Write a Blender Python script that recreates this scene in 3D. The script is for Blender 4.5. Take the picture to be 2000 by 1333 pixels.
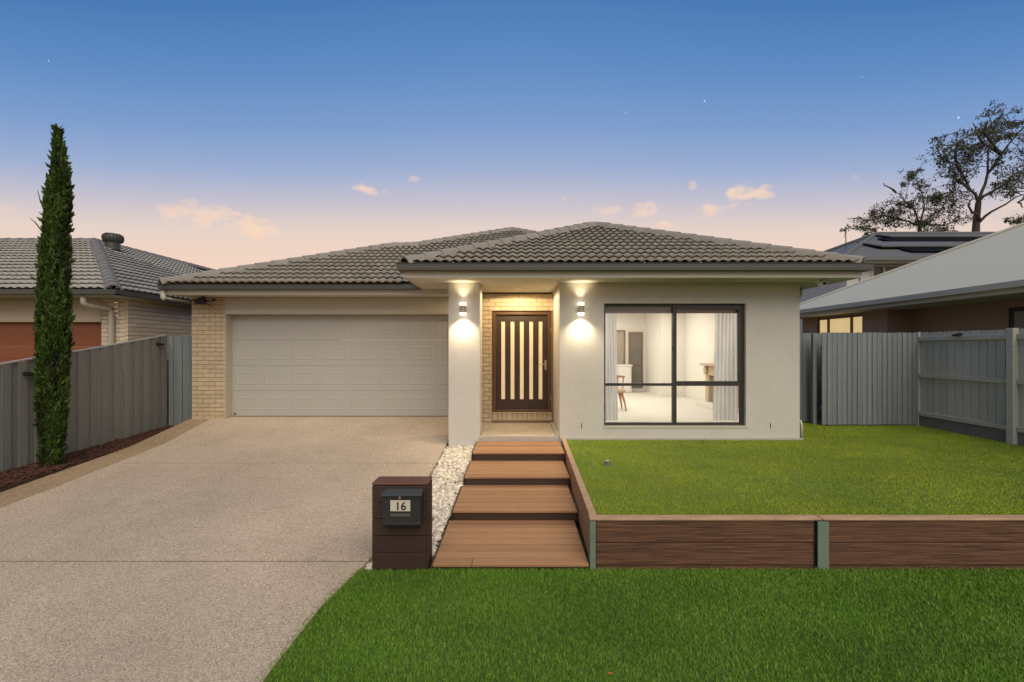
import bpy, bmesh, math, random
import numpy as np
from mathutils import Vector, Matrix
from math import radians as R
random.seed(7); rng = np.random.default_rng(11)
for o in list(bpy.data.objects): bpy.data.objects.remove(o)
scene = bpy.context.scene
C = scene.collection
def S(r, g, b):
    f = lambda c: (c/255/12.92) if c/255 <= .04045 else ((c/255+.055)/1.055)**2.4
    return (f(r), f(g), f(b))

# ------------------------------------------------------------------ camera
F = 889.0; CH = 1.41                       # focal length in photo pixels, camera height over the garage slab
cam = bpy.data.cameras.new('camera'); camo = bpy.data.objects.new('camera', cam); C.objects.link(camo)
camo.location = (0, 0, CH); camo.rotation_euler = (R(90), 0, 0)
cam.sensor_width = 36; cam.lens = F/2000*36; cam.shift_x = -.005; cam.shift_y = .00675
cam.clip_start = .05; cam.clip_end = 3000
scene.camera = camo
# ------------------------------------------------------------------ exposure
vs = scene.view_settings
vs.view_transform = 'Standard'; vs.look = 'None'; vs.gamma = 1; vs.use_curve_mapping = False
vs.exposure = 1.0
scene.render.engine = 'CYCLES'
scene.cycles.use_denoising = True
scene.cycles.max_bounces = 6; scene.cycles.diffuse_bounces = 3; scene.cycles.glossy_bounces = 3
scene.cycles.transparent_max_bounces = 8; scene.cycles.transmission_bounces = 4
scene.cycles.sample_clamp_indirect = 4; scene.cycles.caustics_reflective = False; scene.cycles.caustics_refractive = False
# ------------------------------------------------------------------ sky (dusk, after sunset)
SKY = .5
w = bpy.data.worlds.new('World'); scene.world = w; w.use_nodes = True
nt = w.node_tree; N = nt.nodes; L = nt.links; N.clear()
out = N.new('ShaderNodeOutputWorld'); bg = N.new('ShaderNodeBackground'); L.new(bg.outputs[0], out.inputs[0])
bg.inputs[1].default_value = SKY
tc = N.new('ShaderNodeTexCoord'); sep = N.new('ShaderNodeSeparateXYZ'); L.new(tc.outputs['Generated'], sep.inputs[0])
def M(op, a, b=None, c=None, clamp=False, tree=None):
    t = tree or nt
    n = t.nodes.new('ShaderNodeMath'); n.operation = op; n.use_clamp = clamp
    for i, v in enumerate((a, b, c)):
        if v is None: continue
        if isinstance(v, (int, float)): n.inputs[i].default_value = v
        else: t.links.new(v, n.inputs[i])
    return n.outputs[0]
el = M('ARCSINE', sep.outputs[2]); az = M('ARCTAN2', sep.outputs[0], sep.outputs[1])
ramp = N.new('ShaderNodeValToRGB'); # the warm glow lies round the sunset in front; to either side the blue comes lower
glow = M('ADD', 1, M('MULTIPLY', M('MINIMUM', M('SUBTRACT', 1, M('COSINE', az)), .5), 1.15))
L.new(M('DIVIDE', M('MULTIPLY', el, glow), math.pi/2, clamp=True), ramp.inputs[0])
stops = [(0, (252, 208, 172)), (7, (250, 212, 182)), (11, (243, 213, 194)), (14.5, (230, 210, 200)), (18, (197, 193, 206)), (21.5, (158, 176, 210)),
         (26, (127, 159, 206)), (32, (97, 141, 196)), (38, (75, 123, 182)), (47, (53, 103, 165)), (90, (34, 72, 128))]
cr = ramp.color_ramp
while len(cr.elements) < len(stops): cr.elements.new(.5)
for e, (d, c) in zip(cr.elements, stops): e.position = d/90; e.color = (*S(*c), 1)
def pix_dir(px, py):
    x, z = (px-1010)/F, (680-py)/F
    return math.atan2(x, 1), math.atan2(z, math.hypot(1, x))
noise = N.new('ShaderNodeTexNoise'); noise.inputs['Scale'].default_value = 34; noise.inputs['Detail'].default_value = 5
mp = N.new('ShaderNodeMapping'); mp.inputs['Scale'].default_value = (1, 1, 2.0); L.new(tc.outputs['Generated'], mp.inputs[0]); L.new(mp.outputs[0], noise.inputs[0])
nz = M('SUBTRACT', noise.outputs[0], .5)
mask = None
for px, py, rx, ry, a in [(390, 424, 80, 24, .95), (500, 447, 46, 22, 1.1), (432, 418, 36, 18, 1.1), (650, 474, 46, 7, .45), (716, 371, 24, 13, 1), (752, 374, 10, 5, .6),
        (808, 351, 13, 6, .5), (1190, 411, 34, 12, .5), (1258, 411, 34, 15, .9), (1300, 440, 20, 10, .8), (1382, 414, 30, 13, .85), (1450, 376, 32, 19, 1.1),
        (1490, 378, 22, 16, 1.0), (1443, 401, 34, 8, 1), (1353, 362, 10, 7, .7), (1102, 388, 8, 6, .4), (1670, 345, 8, 5, .2), (1985, 402, 50, 12, .7), (15, 405, 22, 11, .4),
        (360, 468, 12, 4, .4), (422, 470, 12, 4, .4)]:
    a0, e0 = pix_dir(px, py); cs = math.cos(a0)
    dx = M('DIVIDE', M('SUBTRACT', az, a0), rx/F*cs*cs*1.1); dy = M('DIVIDE', M('SUBTRACT', el, e0), ry/F*cs*1.1)
    r2 = M('ADD', M('MULTIPLY', dx, dx), M('MULTIPLY', dy, dy))
    m = M('MULTIPLY', M('ADD', M('SUBTRACT', .85, r2), M('MULTIPLY', nz, 3.6), clamp=True), a)
    mask = m if mask is None else M('MAXIMUM', mask, m)
cm = N.new('ShaderNodeMix'); cm.data_type = 'RGBA'; L.new(M('MULTIPLY', mask, .78, clamp=True), cm.inputs[0])
L.new(ramp.outputs[0], cm.inputs[6]); cm.inputs[7].default_value = (*S(250, 216, 190), 1)
star = None
for px, py, r in [(1376, 198, 1.6), (1872, 230, 1.5), (1222, 221, .9), (95, 119, .8), (1684, 150, .8)]:
    a0, e0 = pix_dir(px, py)
    d = M('ADD', M('POWER', M('MULTIPLY', M('SUBTRACT', az, a0), math.cos(e0)), 2), M('POWER', M('SUBTRACT', el, e0), 2))
    s = M('SUBTRACT', 1, M('DIVIDE', d, (r/F)**2), clamp=True)
    star = s if star is None else M('MAXIMUM', star, s)
sm = N.new('ShaderNodeMix'); sm.data_type = 'RGBA'; L.new(M('MULTIPLY', star, .8), sm.inputs[0])
L.new(cm.outputs[2], sm.inputs[6]); sm.inputs[7].default_value = (.9, .93, 1, 1); L.new(sm.outputs[2], bg.inputs[0])
# ------------------------------------------------------------------ sun lamp: the soft afterglow behind the camera
sl = bpy.data.lights.new('afterglow', 'SUN'); slo = bpy.data.objects.new('afterglow', sl); C.objects.link(slo)
sl.energy = 1.5; sl.angle = R(60); sl.color = (1, .90, .70)
slo.rotation_euler = (R(42), 0, R(16)); slo.location = (-4, -8, 12)

# ------------------------------------------------------------------ helpers
WL = {}
def wloc(p): return WL.get(p.name, Vector((0, 0, 0))) if p else Vector((0, 0, 0))
def tag(o, label=None, cat=None, group=None, kind=None):
    for k, v in (('label', label), ('category', cat), ('group', group), ('kind', kind)):
        if v: o[k] = v
    return o
def thing(name, loc, label, cat, group=None):
    o = bpy.data.objects.new(name, None); C.objects.link(o); o.location = loc; o.empty_display_size = .1
    WL[o.name] = Vector(loc); return tag(o, label, cat, group)
def link(name, me, m, parent, c):
    o = bpy.data.objects.new(name, me); C.objects.link(o)
    if m and not me.materials: me.materials.append(m)
    if parent: o.parent = parent
    c = Vector(c); o.location = c - wloc(parent); WL[o.name] = c
    return o
class MB:
    def __init__(s): s.v = []; s.f = []
    def add(s, v, f):
        n = len(s.v); s.v += [tuple(p) for p in v]; s.f += [tuple(i+n for i in q) for q in f]; return s
    def box(s, x0, x1, y0, y1, z0, z1):
        return s.add([(x0,y0,z0),(x1,y0,z0),(x1,y1,z0),(x0,y1,z0),(x0,y0,z1),(x1,y0,z1),(x1,y1,z1),(x0,y1,z1)],
                     [(3,2,1,0),(4,5,6,7),(0,1,5,4),(1,2,6,5),(2,3,7,6),(3,0,4,7)])
    def hexa(s, p): return s.add(p, [(3,2,1,0),(4,5,6,7),(0,1,5,4),(1,2,6,5),(2,3,7,6),(3,0,4,7)])
    def tube(s, pts, r, n=8, cap=True):
        pts = [Vector(p) for p in pts]; rs = r if isinstance(r, (list, tuple)) else [r]*len(pts)
        base = len(s.v); a = None
        for i, p in enumerate(pts):
            d = (pts[min(i+1, len(pts)-1)] - pts[max(i-1, 0)]).normalized()
            if a is None: a = d.orthogonal().normalized()
            a = (a - d*a.dot(d)).normalized(); b = d.cross(a)
            for k in range(n):
                t = 2*math.pi*k/n; s.v.append(tuple(p + (a*math.cos(t)+b*math.sin(t))*rs[i]))
        for i in range(len(pts)-1):
            for k in range(n):
                q = base+i*n; s.f.append((q+k, q+(k+1)%n, q+n+(k+1)%n, q+n+k))
        if cap:
            s.f.append(tuple(base+k for k in reversed(range(n)))); s.f.append(tuple(base+(len(pts)-1)*n+k for k in range(n)))
        return s
    def lathe(s, prof, c, n=20):
        base = len(s.v)
        for r, z in prof:
            for k in range(n):
                t = 2*math.pi*k/n; s.v.append((c[0]+r*math.cos(t), c[1]+r*math.sin(t), c[2]+z))
        for i in range(len(prof)-1):
            for k in range(n):
                q = base+i*n; s.f.append((q+k, q+(k+1)%n, q+n+(k+1)%n, q+n+k))
        s.f.append(tuple(base+k for k in reversed(range(n)))); s.f.append(tuple(base+(len(prof)-1)*n+k for k in range(n)))
        return s
    def build(s, name, m, parent=None, smooth=False, bevel=0, origin=None):
        v = np.array(s.v, float); c = (v.min(0)+v.max(0))/2
        if origin is not None: c = np.array(origin)
        me = bpy.data.meshes.new(name); me.from_pydata((v-c).tolist(), [], s.f); me.update()
        if bevel:
            bm = bmesh.new(); bm.from_mesh(me)
            bmesh.ops.bevel(bm, geom=bm.edges[:], offset=bevel, segments=1, affect='EDGES', clamp_overlap=True)
            bm.to_mesh(me); bm.free()
        if smooth: me.shade_smooth()
        return link(name, me, m, parent, c)
def box(name, m, parent, x0, x1, y0, y1, z0, z1, bevel=0): return MB().box(x0,x1,y0,y1,z0,z1).build(name, m, parent, bevel=bevel)
_cache = {}
def unit_box(dx, dy, dz, m, bev=0):
    k = (round(dx, 3), round(dy, 3), round(dz, 3), m.name, bev)
    if k not in _cache:
        me = bpy.data.meshes.new('piece'); mb = MB().box(-k[0]/2, k[0]/2, -k[1]/2, k[1]/2, -k[2]/2, k[2]/2)
        me.from_pydata(mb.v, [], mb.f); me.update(); me.materials.append(m)
        if bev:
            bm = bmesh.new(); bm.from_mesh(me)
            bmesh.ops.bevel(bm, geom=bm.edges[:], offset=bev, segments=1, affect='EDGES'); bm.to_mesh(me); bm.free()
        _cache[k] = me
    return _cache[k]
def piece(name, dims, c, m, parent, bev=0): return link(name, unit_box(*dims, m, bev), None, parent, c)
def raw_mesh(name, v, tri, m, parent=None, kind=None, attr=None):
    me = bpy.data.meshes.new(name); nv, nf = len(v), len(tri)
    c = np.array([v[:, 0].mean(), v[:, 1].mean(), v[:, 2].min()])
    me.vertices.add(nv); me.vertices.foreach_set('co', (v-c).astype(np.float32).ravel())
    me.loops.add(nf*3); me.loops.foreach_set('vertex_index', tri.astype(np.int32).ravel())
    me.polygons.add(nf); me.polygons.foreach_set('loop_start', np.arange(0, nf*3, 3, dtype=np.int32))
    me.update(calc_edges=True)
    if attr is not None:
        a = me.attributes.new('tint', 'FLOAT', 'POINT'); a.data.foreach_set('value', attr.astype(np.float32))
    o = link(name, me, m, parent, c)
    return tag(o, kind=kind)

# ------------------------------------------------------------------ materials (all procedural)
def mat(name, col, rough=.7, rnd=0, noise=None, col2=None, bump=None, metal=0, stretch=(1, 1, 1), fine=None, emit=None, tint=None, spec=.5, local=False):
    """col/col2 blended by noise(scale, contrast); rnd = per-object value spread; bump=(scale, strength, distance)"""
    m = bpy.data.materials.new(name); m.use_nodes = True; t = m.node_tree; n = t.nodes; l = t.links
    b = n['Principled BSDF']; b.inputs['Roughness'].default_value = rough; b.inputs['Metallic'].default_value = metal
    b.inputs['Specular IOR Level'].default_value = spec
    if local: src = n.new('ShaderNodeTexCoord').outputs['Object']
    else: src = n.new('ShaderNodeNewGeometry').outputs['Position']
    oi = n.new('ShaderNodeObjectInfo')
    if rnd:
        off = n.new('ShaderNodeVectorMath'); off.operation = 'MULTIPLY_ADD'
        cb = n.new('ShaderNodeCombineXYZ'); r17 = M('MULTIPLY', oi.outputs['Random'], 37.0, tree=t)
        for i in range(3): l.new(r17, cb.inputs[i])
        off.inputs[1].default_value = (1, 1, 1); l.new(src, off.inputs[0]); l.new(cb.outputs[0], off.inputs[2]); src = off.outputs[0]
    mpn = n.new('ShaderNodeMapping'); mpn.inputs['Scale'].default_value = stretch; l.new(src, mpn.inputs[0]); vec = mpn.outputs[0]
    rgb = n.new('ShaderNodeRGB'); rgb.outputs[0].default_value = (*col, 1); cur = rgb.outputs[0]
    if noise:
        nn = n.new('ShaderNodeTexNoise'); nn.inputs['Scale'].default_value = noise[0]; nn.inputs['Detail'].default_value = 6; nn.inputs['Roughness'].default_value = .65
        l.new(vec, nn.inputs[0])
        k = M('ADD', M('MULTIPLY', M('SUBTRACT', nn.outputs[0], .5, tree=t), noise[1], tree=t), .5, clamp=True, tree=t)
        mx = n.new('ShaderNodeMix'); mx.data_type = 'RGBA'; l.new(k, mx.inputs[0]); l.new(cur, mx.inputs[6])
        mx.inputs[7].default_value = (*(col2 or tuple(c*.7 for c in col)), 1); cur = mx.outputs[2]
    val = None
    if fine:
        f2 = n.new('ShaderNodeTexNoise'); f2.inputs['Scale'].default_value = fine[0]; f2.inputs['Detail'].default_value = 3; l.new(vec, f2.inputs[0])
        val = M('ADD', M('MULTIPLY', M('SUBTRACT', f2.outputs[0], .5, tree=t), fine[1], tree=t), 1, tree=t)
    if rnd:
        v2 = M('ADD', M('MULTIPLY', M('SUBTRACT', oi.outputs['Random'], .5, tree=t), rnd, tree=t), 1, tree=t)
        val = v2 if val is None else M('MULTIPLY', val, v2, tree=t)
    if tint:
        at = n.new('ShaderNodeAttribute'); at.attribute_name = 'tint'
        v3 = M('ADD', M('MULTIPLY', M('SUBTRACT', at.outputs['Fac'], .5, tree=t), tint, tree=t), 1, tree=t)
        val = v3 if val is None else M('MULTIPLY', val, v3, tree=t)
    if val is not None:
        hs = n.new('ShaderNodeHueSaturation'); l.new(cur, hs.inputs['Color']); l.new(val, hs.inputs['Value']); cur = hs.outputs[0]
    l.new(cur, b.inputs['Base Color'])
    if bump:
        bn = n.new('ShaderNodeTexNoise'); bn.inputs['Scale'].default_value = bump[0]; bn.inputs['Detail'].default_value = 4; l.new(vec, bn.inputs[0])
        bp = n.new('ShaderNodeBump'); bp.inputs['Strength'].default_value = bump[1]; bp.inputs['Distance'].default_value = bump[2]
        l.new(bn.outputs[0], bp.inputs['Height']); l.new(bp.outputs[0], b.inputs['Normal'])
    if emit:
        b.inputs['Emission Color'].default_value = (*emit[0], 1); b.inputs['Emission Strength'].default_value = emit[1]
    return m
def aggregate(name, a, b_, c_):
    m = mat(name, a, rough=.85); t = m.node_tree; n = t.nodes; l = t.links; b = n['Principled BSDF']
    pos = n.new('ShaderNodeNewGeometry').outputs['Position']
    vo = n.new('ShaderNodeTexVoronoi'); vo.inputs['Scale'].default_value = 210; l.new(pos, vo.inputs[0])
    vo2 = n.new('ShaderNodeTexVoronoi'); vo2.inputs['Scale'].default_value = 100; l.new(pos, vo2.inputs[0])
    sp = n.new('ShaderNodeSeparateColor'); l.new(vo.outputs['Color'], sp.inputs[0])
    sp2 = n.new('ShaderNodeSeparateColor'); l.new(vo2.outputs['Color'], sp2.inputs[0])
    rp = n.new('ShaderNodeValToRGB'); e = rp.color_ramp; e.elements[0].color = (*b_, 1); e.elements[1].color = (*c_, 1); e.elements[0].position = .05; e.elements[1].position = .95
    x = e.elements.new(.5); x.color = (*a, 1)
    l.new(M('ADD', M('MULTIPLY', sp.outputs[0], .6, tree=t), M('MULTIPLY', sp2.outputs[0], .4, tree=t), tree=t), rp.inputs[0])
    big = n.new('ShaderNodeTexNoise'); big.inputs['Scale'].default_value = .7; big.inputs['Detail'].default_value = 7; big.inputs['Roughness'].default_value = .68; l.new(pos, big.inputs[0])
    v = M('ADD', M('MULTIPLY', M('SUBTRACT', big.outputs[0], .5, tree=t), .75, tree=t), 1, tree=t)
    st_ = n.new('ShaderNodeTexNoise'); st_.inputs['Scale'].default_value = 1.9; st_.inputs['Detail'].default_value = 8; st_.inputs['Roughness'].default_value = .75; l.new(pos, st_.inputs[0])
    v = M('MULTIPLY', v, M('SUBTRACT', 1, M('MULTIPLY', M('MULTIPLY', M('SUBTRACT', st_.outputs[0], .56, tree=t), 5, clamp=True, tree=t), .16, tree=t), tree=t), tree=t)
    hs = n.new('ShaderNodeHueSaturation'); l.new(rp.outputs[0], hs.inputs['Color']); l.new(v, hs.inputs['Value']); l.new(hs.outputs[0], b.inputs['Base Color'])
    bp = n.new('ShaderNodeBump'); bp.inputs['Strength'].default_value = .8; bp.inputs['Distance'].default_value = .004
    l.new(M('ADD', vo.outputs['Distance'], M('MULTIPLY', vo2.outputs['Distance'], .8, tree=t), tree=t), bp.inputs['Height']); bp.invert = True
    l.new(bp.outputs[0], b.inputs['Normal'])
    return m
def glass(name, tint=(1, 1, 1), rough=.0):
    m = bpy.data.materials.new(name); m.use_nodes = True; t = m.node_tree; n = t.nodes; n.clear()
    o = n.new('ShaderNodeOutputMaterial'); mx = n.new('ShaderNodeMixShader'); tr = n.new('ShaderNodeBsdfTransparent'); gl = n.new('ShaderNodeBsdfGlossy')
    tr.inputs[0].default_value = (*tint, 1); gl.inputs['Roughness'].default_value = rough
    fr = n.new('ShaderNodeFresnel'); fr.inputs[0].default_value = 1.5
    t.links.new(fr.outputs[0], mx.inputs[0]); t.links.new(tr.outputs[0], mx.inputs[1]); t.links.new(gl.outputs[0], mx.inputs[2]); t.links.new(mx.outputs[0], o.inputs[0])
    return m
def emis(name, col, s):
    return mat(name, col, emit=(col, s))
m_render = mat('wall_render', S(205, 199, 189), .9, noise=(1.1, 1.5), col2=S(191, 185, 175), bump=(70, .4, .005), fine=(9, .10))
m_trim = mat('cream_trim', S(196, 190, 172), .55, noise=(3, .6), col2=S(184, 178, 161))
m_soffit = mat('soffit_paint', S(198, 193, 178), .7)
m_beam = mat('beam_paint', S(188, 181, 165), .7, noise=(2, .7), col2=S(179, 172, 156))
m_gutter = mat('gutter_metal', S(76, 76, 69), .5, noise=(4, .7), col2=S(67, 67, 61))
m_tile = mat('roof_tile', S(146, 139, 127), .85, rnd=.2, noise=(7, 1.6), col2=S(116, 110, 100), bump=(60, .4, .003))
m_cap = mat('ridge_tile', S(152, 145, 136), .85, rnd=.16, noise=(6, 1.6), col2=S(124, 118, 110), bump=(50, .4, .003))
m_under = mat('roof_underlay', S(70, 66, 62), .9)
m_brick = mat('cream_brick', S(200, 180, 150), .9, rnd=.18, noise=(26, 1.2), col2=S(180, 158, 128), bump=(70, .5, .004))
m_mortar = mat('mortar', S(128, 108, 88), .95, bump=(120, .4, .003))
m_brick_n = mat('pale_brick', S(226, 208, 182), .9, rnd=.18, noise=(26, 1.2), col2=S(204, 184, 156), bump=(70, .5, .004))
m_gdoor = mat('garage_door_paint', S(178, 174, 166), .5, noise=(1.5, .8), col2=S(168, 164, 156))
m_drive = aggregate('exposed_aggregate', S(189, 168, 146), S(138, 118, 98), S(222, 205, 184))
m_border = aggregate('border_aggregate', S(160, 135, 104), S(100, 80, 58), S(200, 176, 142))
m_porch = aggregate('porch_aggregate', S(190, 172, 146), S(130, 112, 90), S(226, 212, 190))
m_conc = mat('pale_concrete', S(190, 182, 170), .85, noise=(8, 1), bump=(60, .3, .003))
m_deck = mat('deck_board', S(174, 128, 90), .55, rnd=.34, noise=(4, 1.8), col2=S(144, 104, 72), stretch=(.6, 14, 14), fine=(30, .2), bump=(30, .25, .002))
m_deckdark = mat('dark_deck_board', S(62, 42, 32), .6, rnd=.12, noise=(4, 1.4), col2=S(50, 34, 26), stretch=(.6, 12, 12), fine=(20, .15))
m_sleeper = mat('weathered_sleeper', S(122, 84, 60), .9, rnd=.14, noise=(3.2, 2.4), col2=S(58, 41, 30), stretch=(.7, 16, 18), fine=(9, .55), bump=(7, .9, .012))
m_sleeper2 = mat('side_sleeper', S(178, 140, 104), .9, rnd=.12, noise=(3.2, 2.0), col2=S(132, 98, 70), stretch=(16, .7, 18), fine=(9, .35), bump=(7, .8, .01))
m_sleepertop = mat('skylit_sleeper_top', S(196, 164, 130), .9, noise=(4, 2), col2=S(150, 118, 92), stretch=(1, 6, 6), bump=(9, .7, .006))  # sky light on the sleeper tops is put into this paler colour
m_post = mat('green_steel', S(116, 132, 114), .5, noise=(9, 1.4), col2=S(96, 114, 98))
m_pal = mat('grey_paling', S(134, 133, 126), .75, rnd=.16, noise=(3, 1.4), col2=S(112, 112, 107), stretch=(14, 14, .8), bump=(12, .5, .003))
m_palr = mat('light_grey_paling', S(190, 190, 180), .8, rnd=.16, noise=(3, 1.6), col2=S(162, 163, 154), stretch=(14, 14, .8), bump=(12, .6, .004))
m_gate = mat('blue_grey_paling', S(132, 138, 140), .8, rnd=.16, noise=(3, 1.6), col2=S(106, 113, 117), stretch=(14, 14, .8), bump=(12, .5, .003))
m_railr = mat('fence_rail_paint', S(188, 187, 176), .8, noise=(4, 1.5), col2=S(164, 163, 153), stretch=(8, 1, 8), bump=(10, .5, .004))
m_capping = mat('fence_capping', S(176, 174, 168), .7, noise=(5, 1))
m_black = mat('black_plastic', S(28, 28, 28), .5)
m_wood = mat('dark_door_timber', S(66, 46, 33), .45, rnd=.12, noise=(4, 1.4), col2=S(50, 34, 25), stretch=(18, 18, .8), fine=(12, .15))
m_woodf = mat('door_frame_timber', S(104, 72, 42), .45, noise=(4, 1.6), col2=S(66, 43, 27), stretch=(18, 18, .8))
m_frost = mat('frosted_glass', S(225, 205, 170), .35, noise=(3, 1.2), col2=S(205, 184, 148), emit=(S(246, 218, 170), .16))  # emission stands in for the lit hall behind the door
m_steel = mat('brushed_steel', S(178, 170, 156), .45, metal=.6)
m_alu = mat('bronze_aluminium', S(58, 54, 49), .45, noise=(6, .6))
m_glass = glass('window_glass')
m_box = mat('charcoal_mailbox', S(46, 47, 47), .5, noise=(8, .8), col2=S(40, 41, 41))
m_boxlid = mat('mailbox_lid', S(70, 70, 69), .5)
m_plate = mat('number_plate', S(196, 190, 172), .5)
m_soil = mat('soil', S(84, 66, 48), .95, noise=(9, 1.8), col2=S(54, 41, 30), bump=(20, .8, .02))
m_mulch = mat('bark_mulch', S(92, 55, 38), .9, tint=1.0, noise=(40, 1), col2=S(64, 38, 27))
m_peb = mat('white_pebble', S(228, 217, 200), .7, tint=.7, noise=(30, 1), col2=S(192, 178, 158))
m_pebbase = mat('pebble_bed', S(128, 118, 106), .95, noise=(40, 1.5), bump=(60, .8, .01))
m_grass = mat('lawn_grass', S(102, 142, 32), .6, tint=1.0, noise=(1.1, 2.6), col2=S(110, 140, 48), spec=.3)
m_turf = mat('synthetic_turf', S(164, 172, 38), .65, tint=.7, noise=(.9, 2.4), col2=S(122, 148, 40), spec=.25)  # yellowed all over: lamp glow on the raised lawn is put into the colour
m_lawnb = mat('lawn_thatch', S(70, 102, 34), .9, noise=(30, 1.6), col2=S(56, 80, 30))
m_turfb = mat('turf_backing', S(108, 122, 42), .9, noise=(30, 1.2), col2=S(90, 108, 38))
m_ground = mat('dry_ground', S(96, 98, 66), .95, noise=(.6, 2), col2=S(112, 104, 82))
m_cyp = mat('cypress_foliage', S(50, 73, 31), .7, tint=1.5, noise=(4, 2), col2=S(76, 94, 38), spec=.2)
m_bark = mat('bark', S(84, 68, 54), .9, noise=(8, 1.6), stretch=(1, 1, .2), bump=(20, .8, .02))
m_gumbark = mat('gum_bark', S(92, 80, 70), .9, noise=(2, 1.6), col2=S(64, 54, 46))
m_gum = mat('gum_leaves', S(78, 82, 58), .6, tint=1.1, spec=.3)
m_carpet = mat('carpet', S(228, 222, 210), .95, fine=(80, .1))
m_inwall = mat('cream_interior_paint', S(240, 236, 226), .9)
m_stone = mat('fireplace_stone', S(206, 186, 156), .8, noise=(9, 1.2), col2=S(190, 168, 138))
m_curt = mat('sheer_curtain', S(226, 226, 226), .8)
_t = m_curt.node_tree; _tl = _t.nodes.new('ShaderNodeBsdfTranslucent'); _tl.inputs[0].default_value = (*S(232, 232, 234), 1); _mx = _t.nodes.new('ShaderNodeMixShader'); _mx.inputs[0].default_value = .5
_t.links.new(_t.nodes['Principled BSDF'].outputs[0], _mx.inputs[1]); _t.links.new(_tl.outputs[0], _mx.inputs[2]); _t.links.new(_mx.outputs[0], _t.nodes['Material Output'].inputs[0])
m_white = mat('white_paint', S(236, 232, 224), .6)
m_chair = mat('warm_chair_wood', S(170, 118, 74), .5)
m_cush = mat('tan_cushion', S(190, 170, 140), .8)
m_oven = mat('grey_appliance_glass', S(120, 112, 104), .3)
m_art = mat('framed_print', S(182, 166, 146), .6, noise=(6, 1.5), col2=S(150, 140, 128))
m_artf = mat('print_frame', S(120, 100, 78), .5)
m_terracotta = mat('timber_garage_door', S(142, 80, 48), .6, rnd=.06, noise=(3, 1.2), col2=S(126, 70, 42), stretch=(.6, 10, 14))
m_tile_n = mat('neighbour_roof_tile', S(170, 166, 158), .8, rnd=.2, noise=(7, 1.6), col2=S(138, 134, 128), bump=(60, .4, .003))
m_lintel = mat('cream_lintel', S(192, 176, 150), .7)
m_metalroof = mat('pale_metal_roof', S(190, 188, 174), .7, noise=(.8, .8), col2=S(182, 180, 166))
m_mauve = mat('mauve_brick_wall', S(176, 152, 134), .9, noise=(6, 1.2), col2=S(154, 130, 114), stretch=(1, 1, 5), bump=(14, .5, .005))
m_darkroof = mat('dark_metal_roof', S(106, 106, 104), .6, noise=(2, .8))
m_palewall = mat('pale_grey_cladding', S(222, 220, 212), .8, noise=(2, .6))
m_panelshade = mat('panel_shade_strip', S(18, 18, 20), .9, spec=.1)  # black stands in for the shade under the tilted collector panels
m_darkglass = mat('dark_window', S(46, 46, 48), .12)
m_winlit = mat('lit_blind', S(244, 222, 176), .8, noise=(2.5, 1.4), col2=S(226, 190, 130), emit=(S(255, 222, 160), .28))
m_lampglow = emis('lamp_glass', S(255, 240, 214), 3)
m_dl = emis('downlight_disc', S(255, 236, 204), 5)

# ================================================================== THE SETTING
_gy = [-2000, -12, 0, 2, 4.1, 7.8, 9.16, 9.4, 3000]; _gz = [-1.15, -1.1, -.83, -.70, -.57, -.26, -.01, 0, 0]
def gz(y): return float(np.interp(y, _gy, _gz))
def bedz(y): return float(np.interp(y, [2, 6.3, 9.6], [-.56, -.35, -.21]))
def strip(name, m, parent, ys, xl, xr, zf, depth):
    mb = MB(); n = len(ys); v = []
    for y in ys:
        z = zf(y); v += [(xl(y), y, z), (xr(y), y, z), (xr(y), y, z-depth), (xl(y), y, z-depth)]
    f = [(3, 2, 1, 0), tuple(4*(n-1)+k for k in range(4))]
    for i in range(n-1):
        a, b = 4*i, 4*i+4
        f += [(a, a+1, b+1, b), (a+1, a+2, b+2, b+1), (a+2, a+3, b+3, b+2), (a+3, a, b, b+3)]
    return mb.add(v, f).build(name, m, parent)
# base ground out to the horizon
gyl = [-1500, -60, -12, -6, 0, 2, 4.1, 7.8, 9.4, 30, 100, 1500]; gxl = [-1500, -100, -20, -8, 0, 8, 20, 100, 1500]
gv = [(x, y, gz(y)-.28) for y in gyl for x in gxl]; nx = len(gxl)
gf = [(j*nx+i, j*nx+i+1, (j+1)*nx+i+1, (j+1)*nx+i) for j in range(len(gyl)-1) for i in range(nx-1)]
tag(MB().add(gv, gf).build('ground', m_ground), kind='structure')
def dr(y): return float(np.interp(y, [-3, 3.0, 3.65, 4.22, 4.8, 7.8, 9.4], [-1.6, -1.57, -1.52, -1.38, -1.25, -1.22, -1.15]))
def dl(y): return float(np.interp(y, [-3, 5.8, 9.4], [-6.25, -6.05, -6.16]))
drive = thing('driveway', (-3.7, 4, gz(4)), None, None); tag(drive, kind='structure')
for a, b in [(-4, 4.198), (4.220, 6.889), (6.911, 9.385)]:
    ys = [y for y in np.linspace(a, b, 14)]
    strip('slab', m_drive, drive, ys, dl, dr, gz, .2)
for yj in (4.21, 6.9): strip('joint_filler', m_under, drive, [yj-.0105, yj+.0095], lambda y: dl(y)+.01, lambda y: dr(y)-.01, lambda y: gz(y)-.008, .1)
ys = list(np.linspace(-4, 9.12, 20))
strip('border_strip', m_border, drive, ys, lambda y: -6.58, lambda y: dl(y)-.008, lambda y: gz(y)-.002, .3)
bed = strip('garden_bed', m_soil, None, list(np.linspace(1, 9.5, 12)), lambda y: -7.235, lambda y: -6.585, bedz, .15); tag(bed, kind='structure')
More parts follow.
